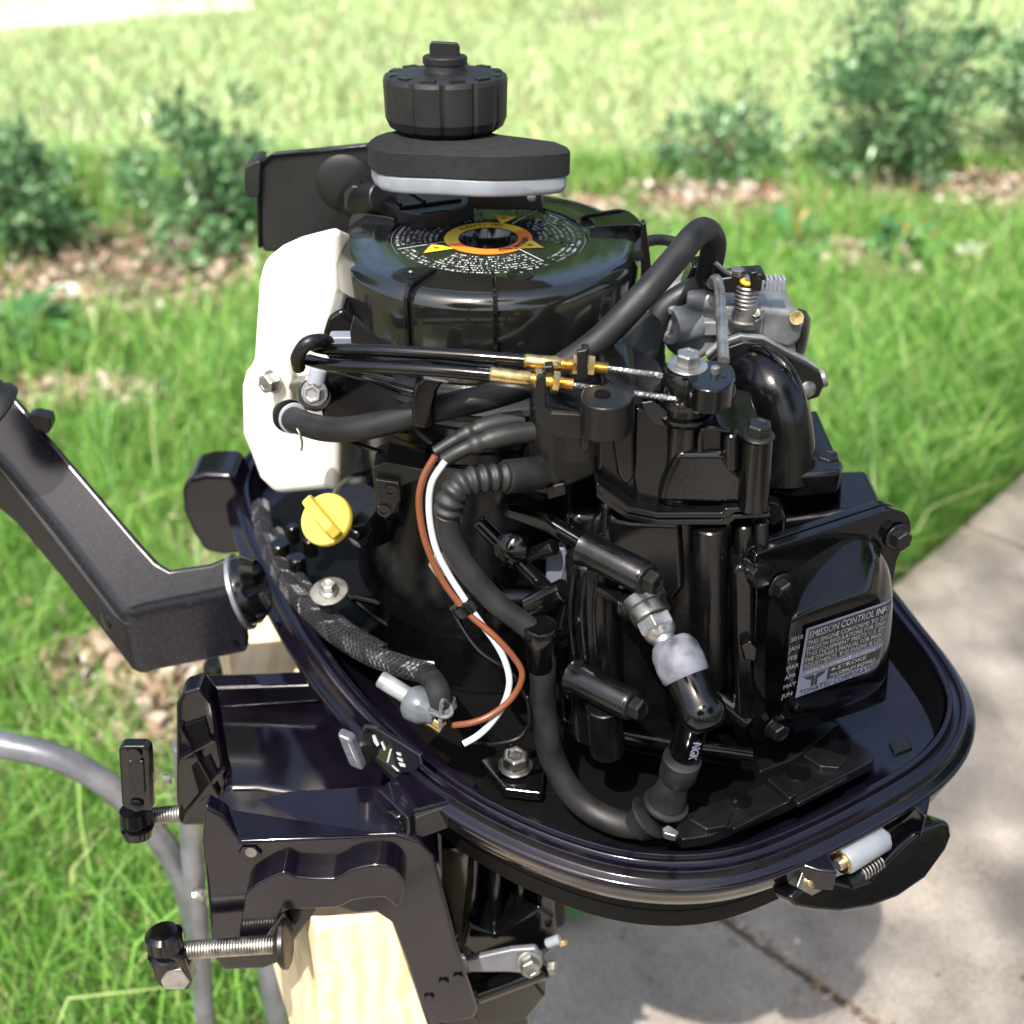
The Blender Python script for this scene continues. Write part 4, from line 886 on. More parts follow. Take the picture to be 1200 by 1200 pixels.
    for z, w, d in ((a.z + .04, .070, .075), (.72, .058, .066), (.60, .047, .062), (.45, .040, .060), (.12, .036, .058)):
        c = Vector((-.012 + (a.z - z) * -.02, -.13, z)); g = []
        for i in range(24):
            t = 2 * math.pi * i / 24; ca, sa = math.cos(t), math.sin(t); g.append(c + Vector((w * math.copysign(abs(ca) ** .7, ca), d * math.copysign(abs(sa) ** .7, sa), 0)))
        col.append(g)
    obj('drive_shaft_housing', a_loft(NB(), col), 'gloss', M, sharp=60)
    ys = -.21
    for px in (556, 583, 612, 634): cyl('housing_rib', Y(px, 980, ys), Y(px - 3, 1105, ys), .0048, 'gloss', M, n=14)
    pslab('swivel_yoke', [(548, 1082), (580, 1096), (632, 1062), (650, 1075), (654, 1110), (640, 1122), (560, 1125), (540, 1108)], -.225, .06, 'gloss', M, .004)
    pslab('tilt_arm', [(545, 1126), (600, 1114), (628, 1112), (636, 1122), (634, 1136), (620, 1142), (596, 1140), (548, 1140)], -.245, .006, 'galv', M, .002)
    bolt(Y(620, 1128, -.248), (.15, -1, .3), .0085, 'dimsteel', M)
    cyl('cross_bolt', Y(560, 1164, -.24), Y(640, 1134, -.24), .0085, 'gloss', M); bolt(Y(642, 1134, -.24), (1, -.2, .3), .0062, 'dimsteel', M, flange=False)
    cyl('grease_nipple', Y(640, 1106, -.235), Y(656, 1100, -.235), .004, 'nylon', M); cyl('nipple_tip', Y(655, 1106, -.235), Y(664, 1102, -.235), .0028, 'brass', M)
    pslab('lower_yoke', [(548, 1172), (600, 1150), (622, 1146), (640, 1168), (618, 1196), (560, 1204)], -.235, .05, 'gloss', M, .003)
    pslab('shaft_fairing', [(510, 1196), (560, 1180), (620, 1186), (624, 1260), (500, 1260)], -.21, .06, 'gloss', M, .004)
    tube('oil_line', [Y(634, 1010, -.15), Y(652, 1040, -.15), Y(650, 1080, -.16)], .009, 'rubber', M)
clamps()

# ------------------------------------------------------------------ cylinder block, pulley, carburettor, rocker cover
def block():
    # main body behind everything
    rbox('engine_block', (.135, -.085, .94), (.16, .15, .17), 'cast', M, None, .012, 3)
    # upper casting with parting flange
    up = pslab('upper_casting', [(700, 486), (706, 452), (745, 455), (786, 480), (792, 540), (818, 545), (822, 506), (850, 503), (866, 510), (900, 515), (902, 590), (890, 602), (740, 604), (716, 586), (700, 570)], -.195, .07, 'cast', M, .004, seg=3)
    # flat machined panel and lug
    pslab('machined_panel', [(745, 478), (784, 486), (784, 560), (770, 600), (748, 596), (742, 560), (744, 500)], -.199, .01, 'cast', up, .002)
    z = Y(712, 462, -.20).z
    ear = rnd([(680, 464), (686, 454), (704, 451), (728, 452), (742, 454), (742, 464), (736, 474), (718, 479), (698, 478), (685, 473)])
    e = zslab('threaded_lug', ear, z + .003, .024, 'plastic', M, .0015, seg=3)
    lathe('threaded_hole', Z(706, 462, z + .003), Z3, [(0, .0052), (.0008, .0052), (.0008, .0042), (.0002, .0040), (.0002, .0001)], 'dull', e, n=28)  # near-black disc on top; the hole's depth is only dark colour
    pslab('lug_leg', [(679, 478), (694, 480), (692, 528), (686, 534), (680, 528)], -.215, .02, 'cast', up, .003)
    pslab('lug_leg', [(722, 478), (742, 474), (744, 560), (735, 572), (724, 560), (718, 520)], -.208, .02, 'cast', up, .003)
    # cable anchor bracket
    a = pslab('cable_bracket', [(628, 446), (632, 440), (640, 444), (640, 478), (646, 484), (682, 486), (684, 516), (650, 512), (634, 504), (628, 492)], -.213, .005, 'plastic', M, .0012)
    pslab('bracket_fork', [(676, 412), (688, 410), (689, 446), (676, 446)], -.20, .004, 'plastic', a, .0008)
    # pedestal and pulley
    pt = Y(806, 424, -.190); c = Vector((pt.x, -.190, 0)); zt = pt.z
    cyl('pulley_post', (c.x, c.y, zt - .10), (c.x, c.y, zt - .03), .0128, 'gloss', M)
    lathe('cable_pulley', (c.x, c.y, zt - .040), Z3, [(0, .016), (.004, .0185), (.006, .0185), (.007, .0155), (.010, .0155), (.013, .0155), (.014, .0195), (.017, .0200), (.018, .0200), (.019, .0162), (.034, .0155), (.036, .0142), (.036, .0001)], 'gloss', M, n=56)
    arm = rnd([(806, 426), (832, 422), (850, 424), (860, 432), (861, 444), (852, 454), (838, 458), (812, 452)])
    ca = obj('pulley_arm', a_prism(NB(), [Z(px, py, zt - .003) for px, py in arm], (0, 0, -.017)), 'gloss', M, bevel=.0015)
    zslab('arm_slot', [(840, 430), (848, 427), (854, 432), (852, 440), (846, 442), (842, 436)], zt - .0024, .001, 'ink_hole_black', ca, 0.0003)
    lathe('arm_pin', Z(838, 437, zt - .003), Z3, [(0, .0028), (.004, .0028), (.0046, .002)], 'steel', ca, n=16)
    arm2 = rnd([(806, 440), (850, 444), (862, 450), (860, 464), (846, 474), (815, 470)])
    obj('pulley_arm', a_prism(NB(), [Z(px, py, zt - .026) for px, py in arm2], (0, 0, -.006)), 'gloss', M, bevel=.001)
    bolt(Vector((c.x, c.y, zt - .003)), Vector((0, -.05, 1)), .0080, 'steel', M, wm='steel', wr=1.6)
    lathe('cable_barrel', Y(818, 472, -.213), (0, -.2, -1), [(-.008, .0024), (.006, .0024)], 'steel', M, n=16)
    rbox('cable_clip', Y(816, 462, -.213), (.008, .004, .003), 'steel', M, bevel=.0006)
    # pedestal foot, faceted
    pslab('pedestal_foot', [(786, 545), (794, 530), (850, 530), (862, 548), (886, 566), (888, 590), (846, 592), (770, 590), (776, 566)], -.205, .05, 'gloss', M, .005, seg=3)
    pslab('cover_window', [(823, 508), (826, 503), (845, 505), (845, 544), (822, 546)], -.2005, .003, 'ink_hole_black', up, .001)
    cyl('ribbed_post', Y(857, 506, -.20), Y(857, 548, -.20), .0055, 'cast', M)
    tube('window_frame', [Y(822, 548, -.202), Y(821, 510, -.202), Y(830, 501, -.202), Y(855, 504, -.202)], .0018, 'cast', up, n=8)
    pslab('oil_puddle_recess', [(752, 472), (765, 470), (780, 480), (788, 488), (780, 500), (768, 498), (758, 488)], -.2002, .002, 'decal', up, .0008)
    # long bolt boss at the right
    cyl('bolt_boss', Y(888, 512, -.205), Y(882, 594, -.205), .0095, 'gloss', M, r1=.0105)
    bolt(Y(888, 511, -.205), Vector((0, -.08, 1)), .0082, 'plastic', M)
    # parting flange: three stepped lips
    for dy, w in ((0, .0), (8, .001)):
        pslab('parting_flange', [(700, 566 + dy), (716, 578 + dy), (738, 594 + dy), (770, 601 + dy), (846, 601 + dy), (850, 596 + dy), (902, 594 + dy), (904, 599 + dy), (862, 601 + dy), (852, 608 + dy), (768, 608 + dy), (734, 601 + dy), (712, 586 + dy), (698, 574 + dy)], -.2095 + w, .05, 'cast', M, .0012)
    # lower casting
    lo = pslab('lower_casting', [(704, 590), (720, 592), (745, 608), (900, 606), (900, 640), (872, 650), (868, 850), (800, 870), (700, 860), (660, 820), (650, 740), (668, 660), (704, 630)], -.188, .07, 'cast', M, .006, seg=3)
    for px, y0, y1, r, yy in ((832, 614, 800, .0120, -.200), (872, 612, 660, .007, -.196), (892, 610, 655, .005, -.20)):
        cyl('casting_column', Y(px, y0, yy), Y(px, y1, yy), r, 'cast', M)
    pslab('casting_face', [(712, 604), (742, 610), (800, 612), (804, 690), (786, 712), (736, 690), (716, 650)], -.200, .03, 'cast', M, .006, seg=3)
    # horizontal bolt bosses pointing at the viewer
    def boss(a, b, ya, yb, r, br, m='cast'):  # br None: the bolt belongs to the flange
        A_, B_ = Y(*a, ya), Y(*b, yb); o = lathe('bolt_boss', A_, B_ - A_, [(0, r * 1.15), (.006, r), ((B_ - A_).length - .002, r), ((B_ - A_).length, r * .92), ((B_ - A_).length, .0001)], m, M); bolt(B_, B_ - A_, br, 'plastic', M) if br else None
    boss((686, 642), (756, 678), -.205, -.238, .0115, .0085)
    boss((672, 792), (740, 826), -.215, -.250, .0115, .0085)
    boss((862, 656), (894, 676), -.190, -.215, .0095, None)
    boss((836, 812), (880, 846), -.190, -.210, .0085, None)
    cyl('drain_boss', Y(708, 826, -.235), Y(712, 880, -.235), .013, 'cast', M)
    # ribs and webbing in the shade left of the head
    cyl('casting_barrel', Y(694, 648, -.185), Y(700, 860, -.200), .019, 'cast', M, ch=.003)
    for i in range(3): tube('casting_seam', [Y(672 + i * 14, 672, -.203), Y(668 + i * 14, 720, -.210), Y(674 + i * 13, 775, -.212)], .0016, 'cast', M, n=8)
    pslab('plug_boss', [(720, 690), (748, 676), (782, 690), (790, 720), (776, 745), (740, 742), (720, 722)], -.205, .02, 'cast', M, .005, seg=3)
    tube('casting_web', [Y(700, 690, -.206), Y(730, 702, -.212), Y(760, 700, -.212)], .004, 'cast', M, n=8)
    pslab('web_plate', [(612, 602), (640, 610), (668, 632), (664, 640), (640, 625), (612, 614), (590, 606), (596, 598)], -.17, .01, 'gloss', M, .0015)
    pslab('web_plate', [(640, 650), (664, 640), (668, 700), (640, 705)], -.165, .01, 'bluegrey', M, .002)
    for a, b in (((560, 610), (640, 690)), ((600, 660), (650, 640)), ((590, 700), (650, 700)), ((640, 610), (690, 640))): cyl('linkage_rod', Y(*a, -.16), Y(*b, -.175), .006, 'gloss', M)
    lathe('linkage_knob', Y(603, 640, -.165), (-.3, -.8, .3), [(0, .012), (.01, .012), (.014, .007), (.016, .0001)], 'gloss', M)
    cyl('linkage_tube', Y(622, 712, -.19), Y(662, 692, -.20), .009, 'gloss', M)
    # base rail
    tube('base_rail', [Y(690, 855, -.22), Y(760, 868, -.22), Y(840, 878, -.22), Y(880, 884, -.22)], .0055, 'gloss', M, n=10)
    pslab('base_flange', [(660, 842), (700, 858), (800, 876), (868, 884), (868, 900), (790, 892), (690, 872), (656, 856)], -.20, .06, 'gloss', M, .003)
block()

def rocker():
    n = Vector((.44, -.898, 0)).normalized(); h = Vector((.898, .44, 0)).normalized(); o = Z(862, 655, 1.028)
    o = o
    def F(px, py, off=0): return PL(px, py, o + n * off, n)
    fl = [(864, 652), (872, 645), (960, 622), (1030, 600), (1048, 597), (1062, 602), (1068, 614), (1064, 634), (1054, 652), (1047, 700), (1044, 800), (1034, 822), (1012, 834), (960, 850), (910, 868), (894, 870), (884, 858), (882, 835), (893, 820), (900, 700), (868, 680)]
    fl = rnd([(884, 658), (896, 646), (960, 624), (1028, 602), (1046, 597), (1062, 602), (1068, 616), (1064, 634), (1052, 655), (1046, 700), (1040, 808), (1028, 826), (960, 850), (914, 866), (896, 868), (884, 858), (880, 836), (886, 700)])
    P = [F(*p) for p in fl]
    obj('head_flange', a_prism(NB(), [p - n * .008 for p in P], -n * .006), 'gloss', M, bevel=.002)
    rc = obj('rocker_cover', a_prism(NB(), P, -n * .0065), 'gloss', M, bevel=.0022, seg=3)
    # domed box rising from the flange
    base = [(902, 690), (918, 676), (950, 655), (990, 630), (1018, 624), (1034, 636), (1044, 668), (1041, 720), (1037, 780), (1030, 806), (1000, 826), (950, 842), (908, 852), (896, 838), (896, 800), (898, 740)]
    r0 = [F(*p, .0) for p in base]
    D = .036
    frt = [(925, 722), (938, 718), (962, 708), (990, 700), (1008, 694), (1020, 694), (1036, 706), (1037, 735), (1033, 770), (1028, 792), (1012, 802), (985, 808), (948, 812), (926, 812), (920, 800), (922, 750)]
    r2 = [F(*p, D) for p in frt]
    top = {3, 4, 5}
    r1 = [r0[i].lerp(r2[i], .62) + n * .007 for i in range(16)]
    # sloping nose: the upper edge climbs as a ridge
    for i in range(16):
        if i in (2, 3, 4, 5, 6): r1[i] = r0[i].lerp(r2[i], .40) + n * .006 
    rm = [r0[i].lerp(r1[i], .45) + n * .002 for i in range(16)]
    cen = sum(r2, Vector()) / 16; r3 = [cen + (p - cen) * .90 + n * .0016 for p in r2]
    dome = obj('cover_dome', a_loft(NB(), [r0, rm, r1, r2, r3], False, True), 'gloss', rc, sub=2)
    dome.location += Vector((0, 0, 0))
    for p in ((914, 686), (1050, 628), (908, 852)):
        q = F(*p, .001); bolt(q, n, .0078, 'plastic', rc)
    # tab bolt at the top right and block tower left of the flange
    cyl('head_stud', F(900, 600, -.05), F(904, 602, -.02), .008, 'gloss', M)
    # head body behind the flange
    c = F(960, 745, -.045); rbox('cylinder_head', c - h * .012, (.092, .07, .125), 'cast', M, (h, n, Z3), .010, 3)
    pslab('head_side_panel', [(858, 668), (872, 662), (884, 680), (884, 850), (862, 840), (860, 760)], -.215, .03, 'cast', M, .004)
    pslab('side_tab', [(868, 758), (880, 752), (888, 760), (886, 776), (872, 774)], -.222, .01, 'gloss', M, .0015)
    # emission plate
    D2 = D + .0035; lo = F(928, 805, D2); ro = F(1031, 795, D2); lt = F(937, 722, D2)
    X = h; U = Z3
    W_ = (F(1036, 760, D2) - F(934, 760, D2)).dot(h); H_ = (F(936, 726, D2) - F(930, 806, D2)).z; W_ *= .96
    O = F(932, 818, D2)
    K = 10
    def bend(x, y, e=0):  # the plate follows the rounded right side
        q = max(0, x - W_ * .84); return O + X * (x - q * .12) + U * y - n * (q * q * 18) + n * e
    bm = NB(); V = [[bm.verts.new(bend(W_ * i / K, y)) for y in (0, H_)] for i in range(K + 1)]
    for i in range(K): bm.faces.new((V[i][0], V[i + 1][0], V[i + 1][1], V[i][1]))
    lab = obj('emission_label', bm, 'decal_grey', rc)
    lm = NB(); V = [[lm.verts.new(bend(W_ * (.03 + .95 * i / K), y, .0002)) for y in (H_ * .40, H_ * .965)] for i in range(K + 1)]
    for i in range(K): lm.faces.new((V[i][0], V[i + 1][0], V[i + 1][1], V[i][1]))
    obj('label_field', lm, 'label_dark', lab)
    def ln(s, y, size, m='ink_white', x=.035, wmax=.93, sx=None):
        o_ = text_mesh(s, size, (O, X, U), m, lab, 'lettering')
        me = o_.data; xs = [(v.co - O).dot(X) for v in me.vertices]; mx = max(xs); k = sx or min(1.4, (wmax - x) * W_ / mx)
        for v in me.vertices:
            d = v.co - O; v.co = bend(x * W_ + d.dot(X) * k, H_ * y + d.dot(U), .0004)
    ln('EMISSION CONTROL INFO', .845, .0085, wmax=.95)
    for i, s in enumerate(('THIS ENGINE CONFORMS TO 2010', 'EMISSION REGULATIONS FOR SPARK', 'THIS EQUIPMENT MEETS U.S. EPA', "THE OWNER'S MANUAL FOR MAINT.", 'ADJUSTMENTS. THIS ENGINE IS CERT')): ln(s, .745 - i * .082, .0056, wmax=.95)
    ln('DISPLACEMENT: 0.123 L  FE', .315, .0046, wmax=.98)
    ln('4-STROKE', .225, .0050, x=.36, wmax=.80); ln('MAXIMUM POWER :', .135, .0050, x=.36, wmax=.92)
    for y in (.37, .295, .205, .115):
        bm = NB(); x0 = .03 if y > .25 else .33; V = [[bm.verts.new(bend(W_ * (x0 + (.97 - x0) * i / K), H_ * y + e, .0003)) for e in (0, .00035)] for i in range(K + 1)]
        for i in range(K): bm.faces.new((V[i][0], V[i + 1][0], V[i + 1][1], V[i][1]))
        obj('label_rule', bm, 'label_dark', lab)
    bm = NB(); V = [[bm.verts.new(bend(W_ * (.33 + .64 * i / K), H_ * y, .0002)) for y in (.125, .29)] for i in range(K + 1)]
    for i in range(K): bm.faces.new((V[i][0], V[i + 1][0], V[i + 1][1], V[i][1]))
    obj('label_field', bm, 'label_dark', lab)
    ln('TOHATSU CORPORATION', .02, .0066, 'label_dark', wmax=.97)
    # winged T emblem
    def em(pts): obj('emblem', a_prism(NB(), [O + X * W_ * x + U * H_ * y + n * .0004 for x, y in pts], n * .0001), 'label_dark', lab)
    em([(.06, .275), (.16, .275), (.18, .245), (.18, .12), (.165, .10), (.15, .12), (.15, .215), (.10, .235)]); em([(.31, .275), (.21, .275), (.19, .245), (.19, .12), (.205, .10), (.22, .12), (.22, .215), (.27, .235)])
    mo = O - X * .0125
    for i, s in enumerate(('2010', 'JAN', 'FEB', 'MAR', 'APR', 'MAY', 'JUN')): text_mesh(s, .0052, (mo + U * H_ * (.88 - i * .135) + n * .0002, X, U), 'bluegrey', lab, 'lettering')
mat('label_dark', (.012, .014, .02), .3)
rocker()

def intake():
    # right-hand block and bolt
    pslab('manifold_base', [(900, 556), (918, 548), (984, 542), (988, 560), (985, 606), (960, 612), (920, 622), (904, 640), (896, 640), (896, 590)], -.125, .08, 'cast', M, .005, seg=3)
    zslab('manifold_deck', [(906, 552), (920, 532), (978, 530), (990, 542), (986, 552), (940, 556)], Y(940, 550, -.13).z + .004, .02, 'cast', M, .004, seg=3)
    bolt(Y(968, 546, -.118), Vector((0, -.08, 1)), .0085, 'plastic', M)
    pslab('head_shoulder', [(896, 612), (990, 600), (1040, 598), (1030, 640), (920, 660), (890, 656)], -.13, .06, 'cast', M, .006, seg=3)
    tube('cast_ellipse', [Y(908, 572, -.128), Y(930, 562, -.128), Y(944, 566, -.128), Y(930, 576, -.128)], .003, 'cast', M, n=8)
    # curved intake pipe
    tube('intake_pipe', [Y(840, 452, -.06), Y(872, 440, -.085), Y(900, 450, -.105), Y(914, 480, -.115), Y(920, 520, -.12), Y(920, 560, -.125)], lambda s: .0185 + .003 * s, 'cast', M, n=36, step=9)
    tube('pipe_crest', [Y(862, 415, -.075), Y(894, 412, -.095), Y(922, 432, -.112), Y(938, 470, -.12), Y(944, 520, -.125)], .0045, 'gloss', M, n=10)
    # carburettor flange plate
    fl = [(830, 424), (846, 410), (872, 401), (898, 403), (925, 418), (950, 430), (962, 438), (966, 452), (960, 466), (946, 470), (925, 466), (915, 446), (898, 424), (876, 418), (850, 424), (838, 432)]
    pslab('intake_flange', fl, -.088, .006, 'plastic', M, .0015); f2 = [(x - 3, y - 7) for x, y in fl[:12]] + fl[12:]
    pslab('intake_gasket', [(x - 2, y - 4) for x, y in fl], -.080, .002, 'satin', M, .0005); pslab('carburettor_flange', [(x - 4, y - 8) for x, y in fl], -.074, .006, 'alloy', M, .0015)
    lathe('flange_rivet', Y(946, 456, -.0885), (.2, -1, .2), [(0, .0062), (.0015, .0062), (.0022, .005), (.0022, .0001)], 'dimsteel', M, n=24)
    cyl('flange_nut', Y(956, 446, -.07), Y(968, 442, -.07), .0068, 'alloy', M); cyl('drain_tube', Y(936, 470, -.08), Y(937, 495, -.08), .0042, 'alloy', M)
    # carburettor body
    cb = pslab('carburettor', [(780, 370), (790, 358), (816, 354), (850, 357), (900, 360), (930, 364), (941, 378), (940, 400), (925, 412), (890, 402), (866, 400), (842, 408), (822, 424), (800, 426), (780, 410), (776, 388)], -.055, .06, 'alloy', M, .006, seg=3)
    lathe('carburettor_throat', Y(786, 382, -.06), (-.9, -.5, .1), [(-.02, .014), (0, .0145), (.002, .013), (.001, .009), (-.006, .008), (-.006, .0001)], 'alloy', cb)
    cyl('float_bowl', Y(905, 372, -.03), Y(905, 424, -.03), .024, 'alloy', cb); cyl('idle_boss', Y(806, 352, -.05), Y(838, 352, -.055), .008, 'alloy', cb); cyl('idle_boss', Y(822, 340, -.045), Y(822, 362, -.05), .007, 'alloy', cb)
    rbox('carb_rib', Y(883, 382, -.058), (.012, .008, .03), 'alloy', cb, bevel=.001); rbox('carb_step', Y(840, 384, -.057), (.045, .006, .012), 'alloy', cb, bevel=.002)
    lathe('brass_jet', Y(933, 372, -.056), (0, -1, .3), [(0, .0052), (.002, .0052), (.002, .004), (.0005, .0001)], 'brass', cb, n=20)
    lathe('bowl_dome', Y(930, 392, -.03), (.8, -.3, 0), [(0, .020), (.006, .019), (.010, .014), (.011, .0001)], 'plastic', cb)
    # throttle lever with its spring
    p = Y(875, 344, -.06)
    for k in range(7): lathe('return_spring', p - Z3 * (.0030 * k) + Z3 * .006, Z3, [(-.0011, .0075), (0, .0088), (.0011, .0075)], 'steel', cb, n=24)
    lathe('spring_post', Y(875, 352, -.06) - Z3 * .018, Z3, [(0, .012), (.004, .012), (.005, .010), (.03, .006)], 'dimsteel', cb)
    lv = pslab('throttle_lever', [(824, 334), (836, 328), (870, 322), (896, 320), (902, 334), (900, 342), (870, 345), (838, 344), (826, 342)], -.062, .018, 'plastic', M, .0025)
    lathe('lever_mark', Y(876, 328, -.063), Vector((0, -.4, 1)), [(-.001, .0055), (.0005, .0055), (.0008, .003), (.0008, .0001)], 'ink_yellow', lv, n=24)
    obj('lever_dot', a_cyl(NB(), Y(876, 328, -.0635), Y(876, 328, -.0635) + Vector((0, -.0006, .0014)), .0022), 'bluegrey', lv)
    lathe('lever_screw', Y(864, 322, -.06), Z3, [(0, .005), (.004, .005), (.005, .003)], 'steel', lv, n=20)
    pslab('lever_clip', [(879, 320), (888, 318), (888, 326), (892, 328), (892, 340), (880, 340)], -.07, .01, 'plastic', lv, .001)
    q = Y(893, 332, -.058)
    for k in range(6): rbox('connector_rib', q + Vector((.0030 * k, 0, .0006 * (k % 2))), (.0020, .0095, .0105 - .0008 * abs(k - 3)), 'nylon', lv, bevel=.0006)
    rbox('nylon_connector', q + Vector((.0070, 0, -.0006)), (.018, .008, .0075), 'nylon', lv, bevel=.001)
    bolt(Y(884, 370, -.063), Vector((0, -.6, .8)), .0045, 'dimsteel', cb, flange=True)
    tube('link_rod', [Y(834, 333, -.07), Y(839, 327, -.078), Y(843, 340, -.09), Y(845, 370, -.13), Y(848, 424, -.185)], .0038, 'steel', M, n=12)
    tube('thin_rod', [Y(838, 308, -.06), Y(850, 318, -.06), Y(866, 324, -.06)], .0018, 'steel', M, n=8)
    pslab('lever_stand', [(812, 312), (838, 308), (842, 330), (830, 352), (806, 356), (800, 340)], -.03, .02, 'gloss', M, .002)
    # black hoses between the cover and the carburettor
    tube('breather_hose', [Y(768, 440, -.06), Y(765, 400, -.055), Y(775, 365, -.05), Y(800, 345, -.045), Y(824, 335, -.04)], .0085, 'rubber', M)
    tube('small_hose', [Y(748, 300, -.03), Y(752, 286, -.01), Y(775, 281, 0), Y(800, 290, 0), Y(815, 320, -.01)], .0042, 'rubber', M)
    pslab('cover_stay', [(752, 262), (757, 262), (762, 300), (766, 345), (760, 350), (752, 330)], -.03, .01, 'plastic', M, .001)
    tube('air_duct', [Y(700, 470, -.10), Y(730, 440, -.11), Y(748, 410, -.10), Y(752, 380, -.08)], .014, 'rubber', M)
    cyl('brake_lever', Y(742, 438, -.14), Y(750, 470, -.15), .0045, 'galv', M)
intake()

# ------------------------------------------------------------------ cables, hoses and wires
def lines():
    k = 1
    for name, pts in (('throttle_cable', [Y(360, 403, -.12), Y(385, 409, -.14), Y(450, 411, -.16), Y(540, 417, -.172), Y(620, 423, -.178)]), ('throttle_cable', [Y(362, 422, -.13), Y(390, 428, -.15), Y(440, 430, -.165), Y(510, 434, -.178), Y(580, 440, -.185)])):
        tube(name, pts, .0042, 'gloss', M, n=16)
    tube('small_cable', [Y(430, 420, -.13), Y(500, 424, -.15), Y(600, 436, -.165), Y(640, 440, -.165)], .002, 'gloss', M, n=8)
    def ferrule(a, b, c, y, nuts, w):
        A_, B_, C_ = Y(*a, y), Y(*b, y), Y(*c, y); d = (C_ - A_).normalized(); L = (B_ - A_).length; T = (C_ - B_).length
        f = lathe('cable_ferrule', A_, d, [(0, .0040), (.001, .0048), (.004, .0046), (.012, .0048), (L - .003, .0048), (L, .0036)], 'brass', M, n=24)
        pr = []; m = int(T / .0011)
        for i in range(m): pr += [(i * T / m, .0034), ((i + .5) * T / m, .0041)]
        lathe('ferrule_thread', B_, d, pr, 'brass', f, n=18)
        for q in nuts: 
            c = Y(*q, y); n = lathe('lock_nut', c - d * .0032, d, [(0, .0062), (.0007, .0072), (.0046, .0072), (.0053, .0062)], 'brass', f, n=6, ph=.3)
        W0, W1 = C_, Y(*w, -.205); N = 60; dd = (W1 - W0)
        for s in range(3):
            u = dd.normalized().cross(Z3).normalized(); v = u.cross(dd.normalized()); P = [W0 + dd * (i / N) + (u * math.cos(i * 1.0 + s * 2.1) + v * math.sin(i * 1.0 + s * 2.1)) * .0009 for i in range(N + 1)]
            obj('wire_strand', a_tube(NB(), P, .0010, 6), 'steel', f)
    ferrule((614, 423), (657, 427), (713, 432), -.180, ((675, 429), (693, 430)), (775, 440))
    ferrule((574, 438), (624, 444), (672, 451), -.190, ((631, 445), (652, 448)), (812, 470))
    for p in ((664, 410), (627, 432)): pass
    pslab('fork_nub', [(681, 409), (690, 408), (692, 416), (683, 418)], -.185, .008, 'plastic', M, .001)
    pslab('fork_nub', [(637, 430), (648, 429), (650, 438), (638, 439)], -.192, .008, 'plastic', M, .001)
    # clip holding both cables at the tank
    tube('cable_clip', [Y(350, 430, -.135), Y(349, 418, -.145), Y(358, 404, -.15), Y(372, 399, -.145), Y(384, 401, -.13)], .0048, 'plastic', M, n=10)
    cyl('clip_stud', Y(352, 408, -.12), Y(368, 402, -.12), .004, 'dimsteel', M)
    # fuel hose
    hp = [Y(333, 484, -.075), Y(350, 494, -.10), Y(385, 503, -.122), Y(430, 500, -.138), Y(500, 482, -.145), Y(580, 463, -.145), Y(640, 440, -.140), Y(700, 400, -.135), Y(750, 350, -.125), Y(790, 305, -.10), Y(812, 278, -.08), Y(826, 270, -.06), Y(836, 284, -.05), Y(832, 312, -.045), Y(826, 335, -.04)]
    tube('fuel_hose', hp, .0092, 'rubber', M, n=24, step=8)
    d = (Y(350, 494, -.10) - Y(333, 484, -.075)).normalized()
    lathe('hose_clamp', Y(338, 487, -.083), d, [(0, .0115), (.0005, .0125), (.0028, .0125), (.0032, .0115)], 'plastic', M); tube('clamp_wire', [Y(348, 502, -.115), Y(352, 510, -.118), Y(354, 520, -.118), Y(353, 528, -.118)], .0009, 'dimsteel', M, n=6)
    lathe('hose_clamp', Y(344, 490, -.091), d, [(0, .0112), (.0003, .0116), (.0012, .0116), (.0015, .0112)], 'nylon', M)
    # strap round the hose
    st = [(483, 500), (482, 476), (490, 452), (498, 440), (520, 438), (545, 441), (525, 446), (514, 456), (509, 480), (512, 500), (500, 506)]
    pslab('hose_strap', [(484, 502), (481, 476), (488, 452), (497, 442), (523, 444), (513, 458), (508, 480), (510, 500), (498, 505)], -.1635, .028, 'gloss', M, .003, seg=3)
    zslab('strap_top', [(496, 441), (502, 437), (545, 440), (524, 446)], Y(500, 441, -.1635).z + .0005, .002, 'steel', M, .0005)
    # coil box with plugs
    cb = pslab('ignition_box', [(622, 478), (640, 472), (702, 488), (704, 556), (640, 582), (612, 576), (620, 560)], -.175, .05, 'plastic', M, .003)
    pslab('box_tab', [(640, 572), (662, 566), (664, 580), (642, 586)], -.178, .01, 'plastic', cb, .001)
    for pts, r0, r1 in (([Y(624, 506, -.178), Y(585, 512, -.186), Y(545, 526, -.192), Y(520, 540, -.194)], .0070, .0048), ([Y(612, 492, -.168), Y(575, 498, -.175), Y(540, 512, -.182), Y(510, 530, -.186)], .0066, .0042)):
        tube('plug_boot', pts, lambda s, a=r0, b=r1: a if s < .45 else (a - (a - b) * .55 if s < .7 else b) + (.0012 if .45 < s < .52 or .58 < s < .64 else 0), 'satin', M, n=20, step=10)
    P = [Y(632, 554, -.178), Y(600, 558, -.190), Y(575, 560, -.197), Y(545, 566, -.203), Y(530, 582, -.207), Y(524, 604, -.208)]
    tube('corrugated_boot', P, lambda s: .0115 if s < .33 else .0092 + .0010 * math.sin(s * 75), 'rubber', M, n=24, step=22)
    tube('wiring_sleeve', [Y(524, 600, -.208), Y(528, 630, -.210), Y(545, 665, -.212), Y(580, 705, -.216), Y(615, 732, -.220), Y(638, 752, -.222)], .0080, 'rubber', M, n=22)
    dn = Y(636, 770, -.222) - Y(636, 745, -.222)
    lathe('sleeve_holder', Y(634, 740, -.224), dn, [(-.006, .0110), (-.004, .0122), (.006, .0122), (.010, .0108), (.030, .0104), (.032, .0095)], 'gloss', M)
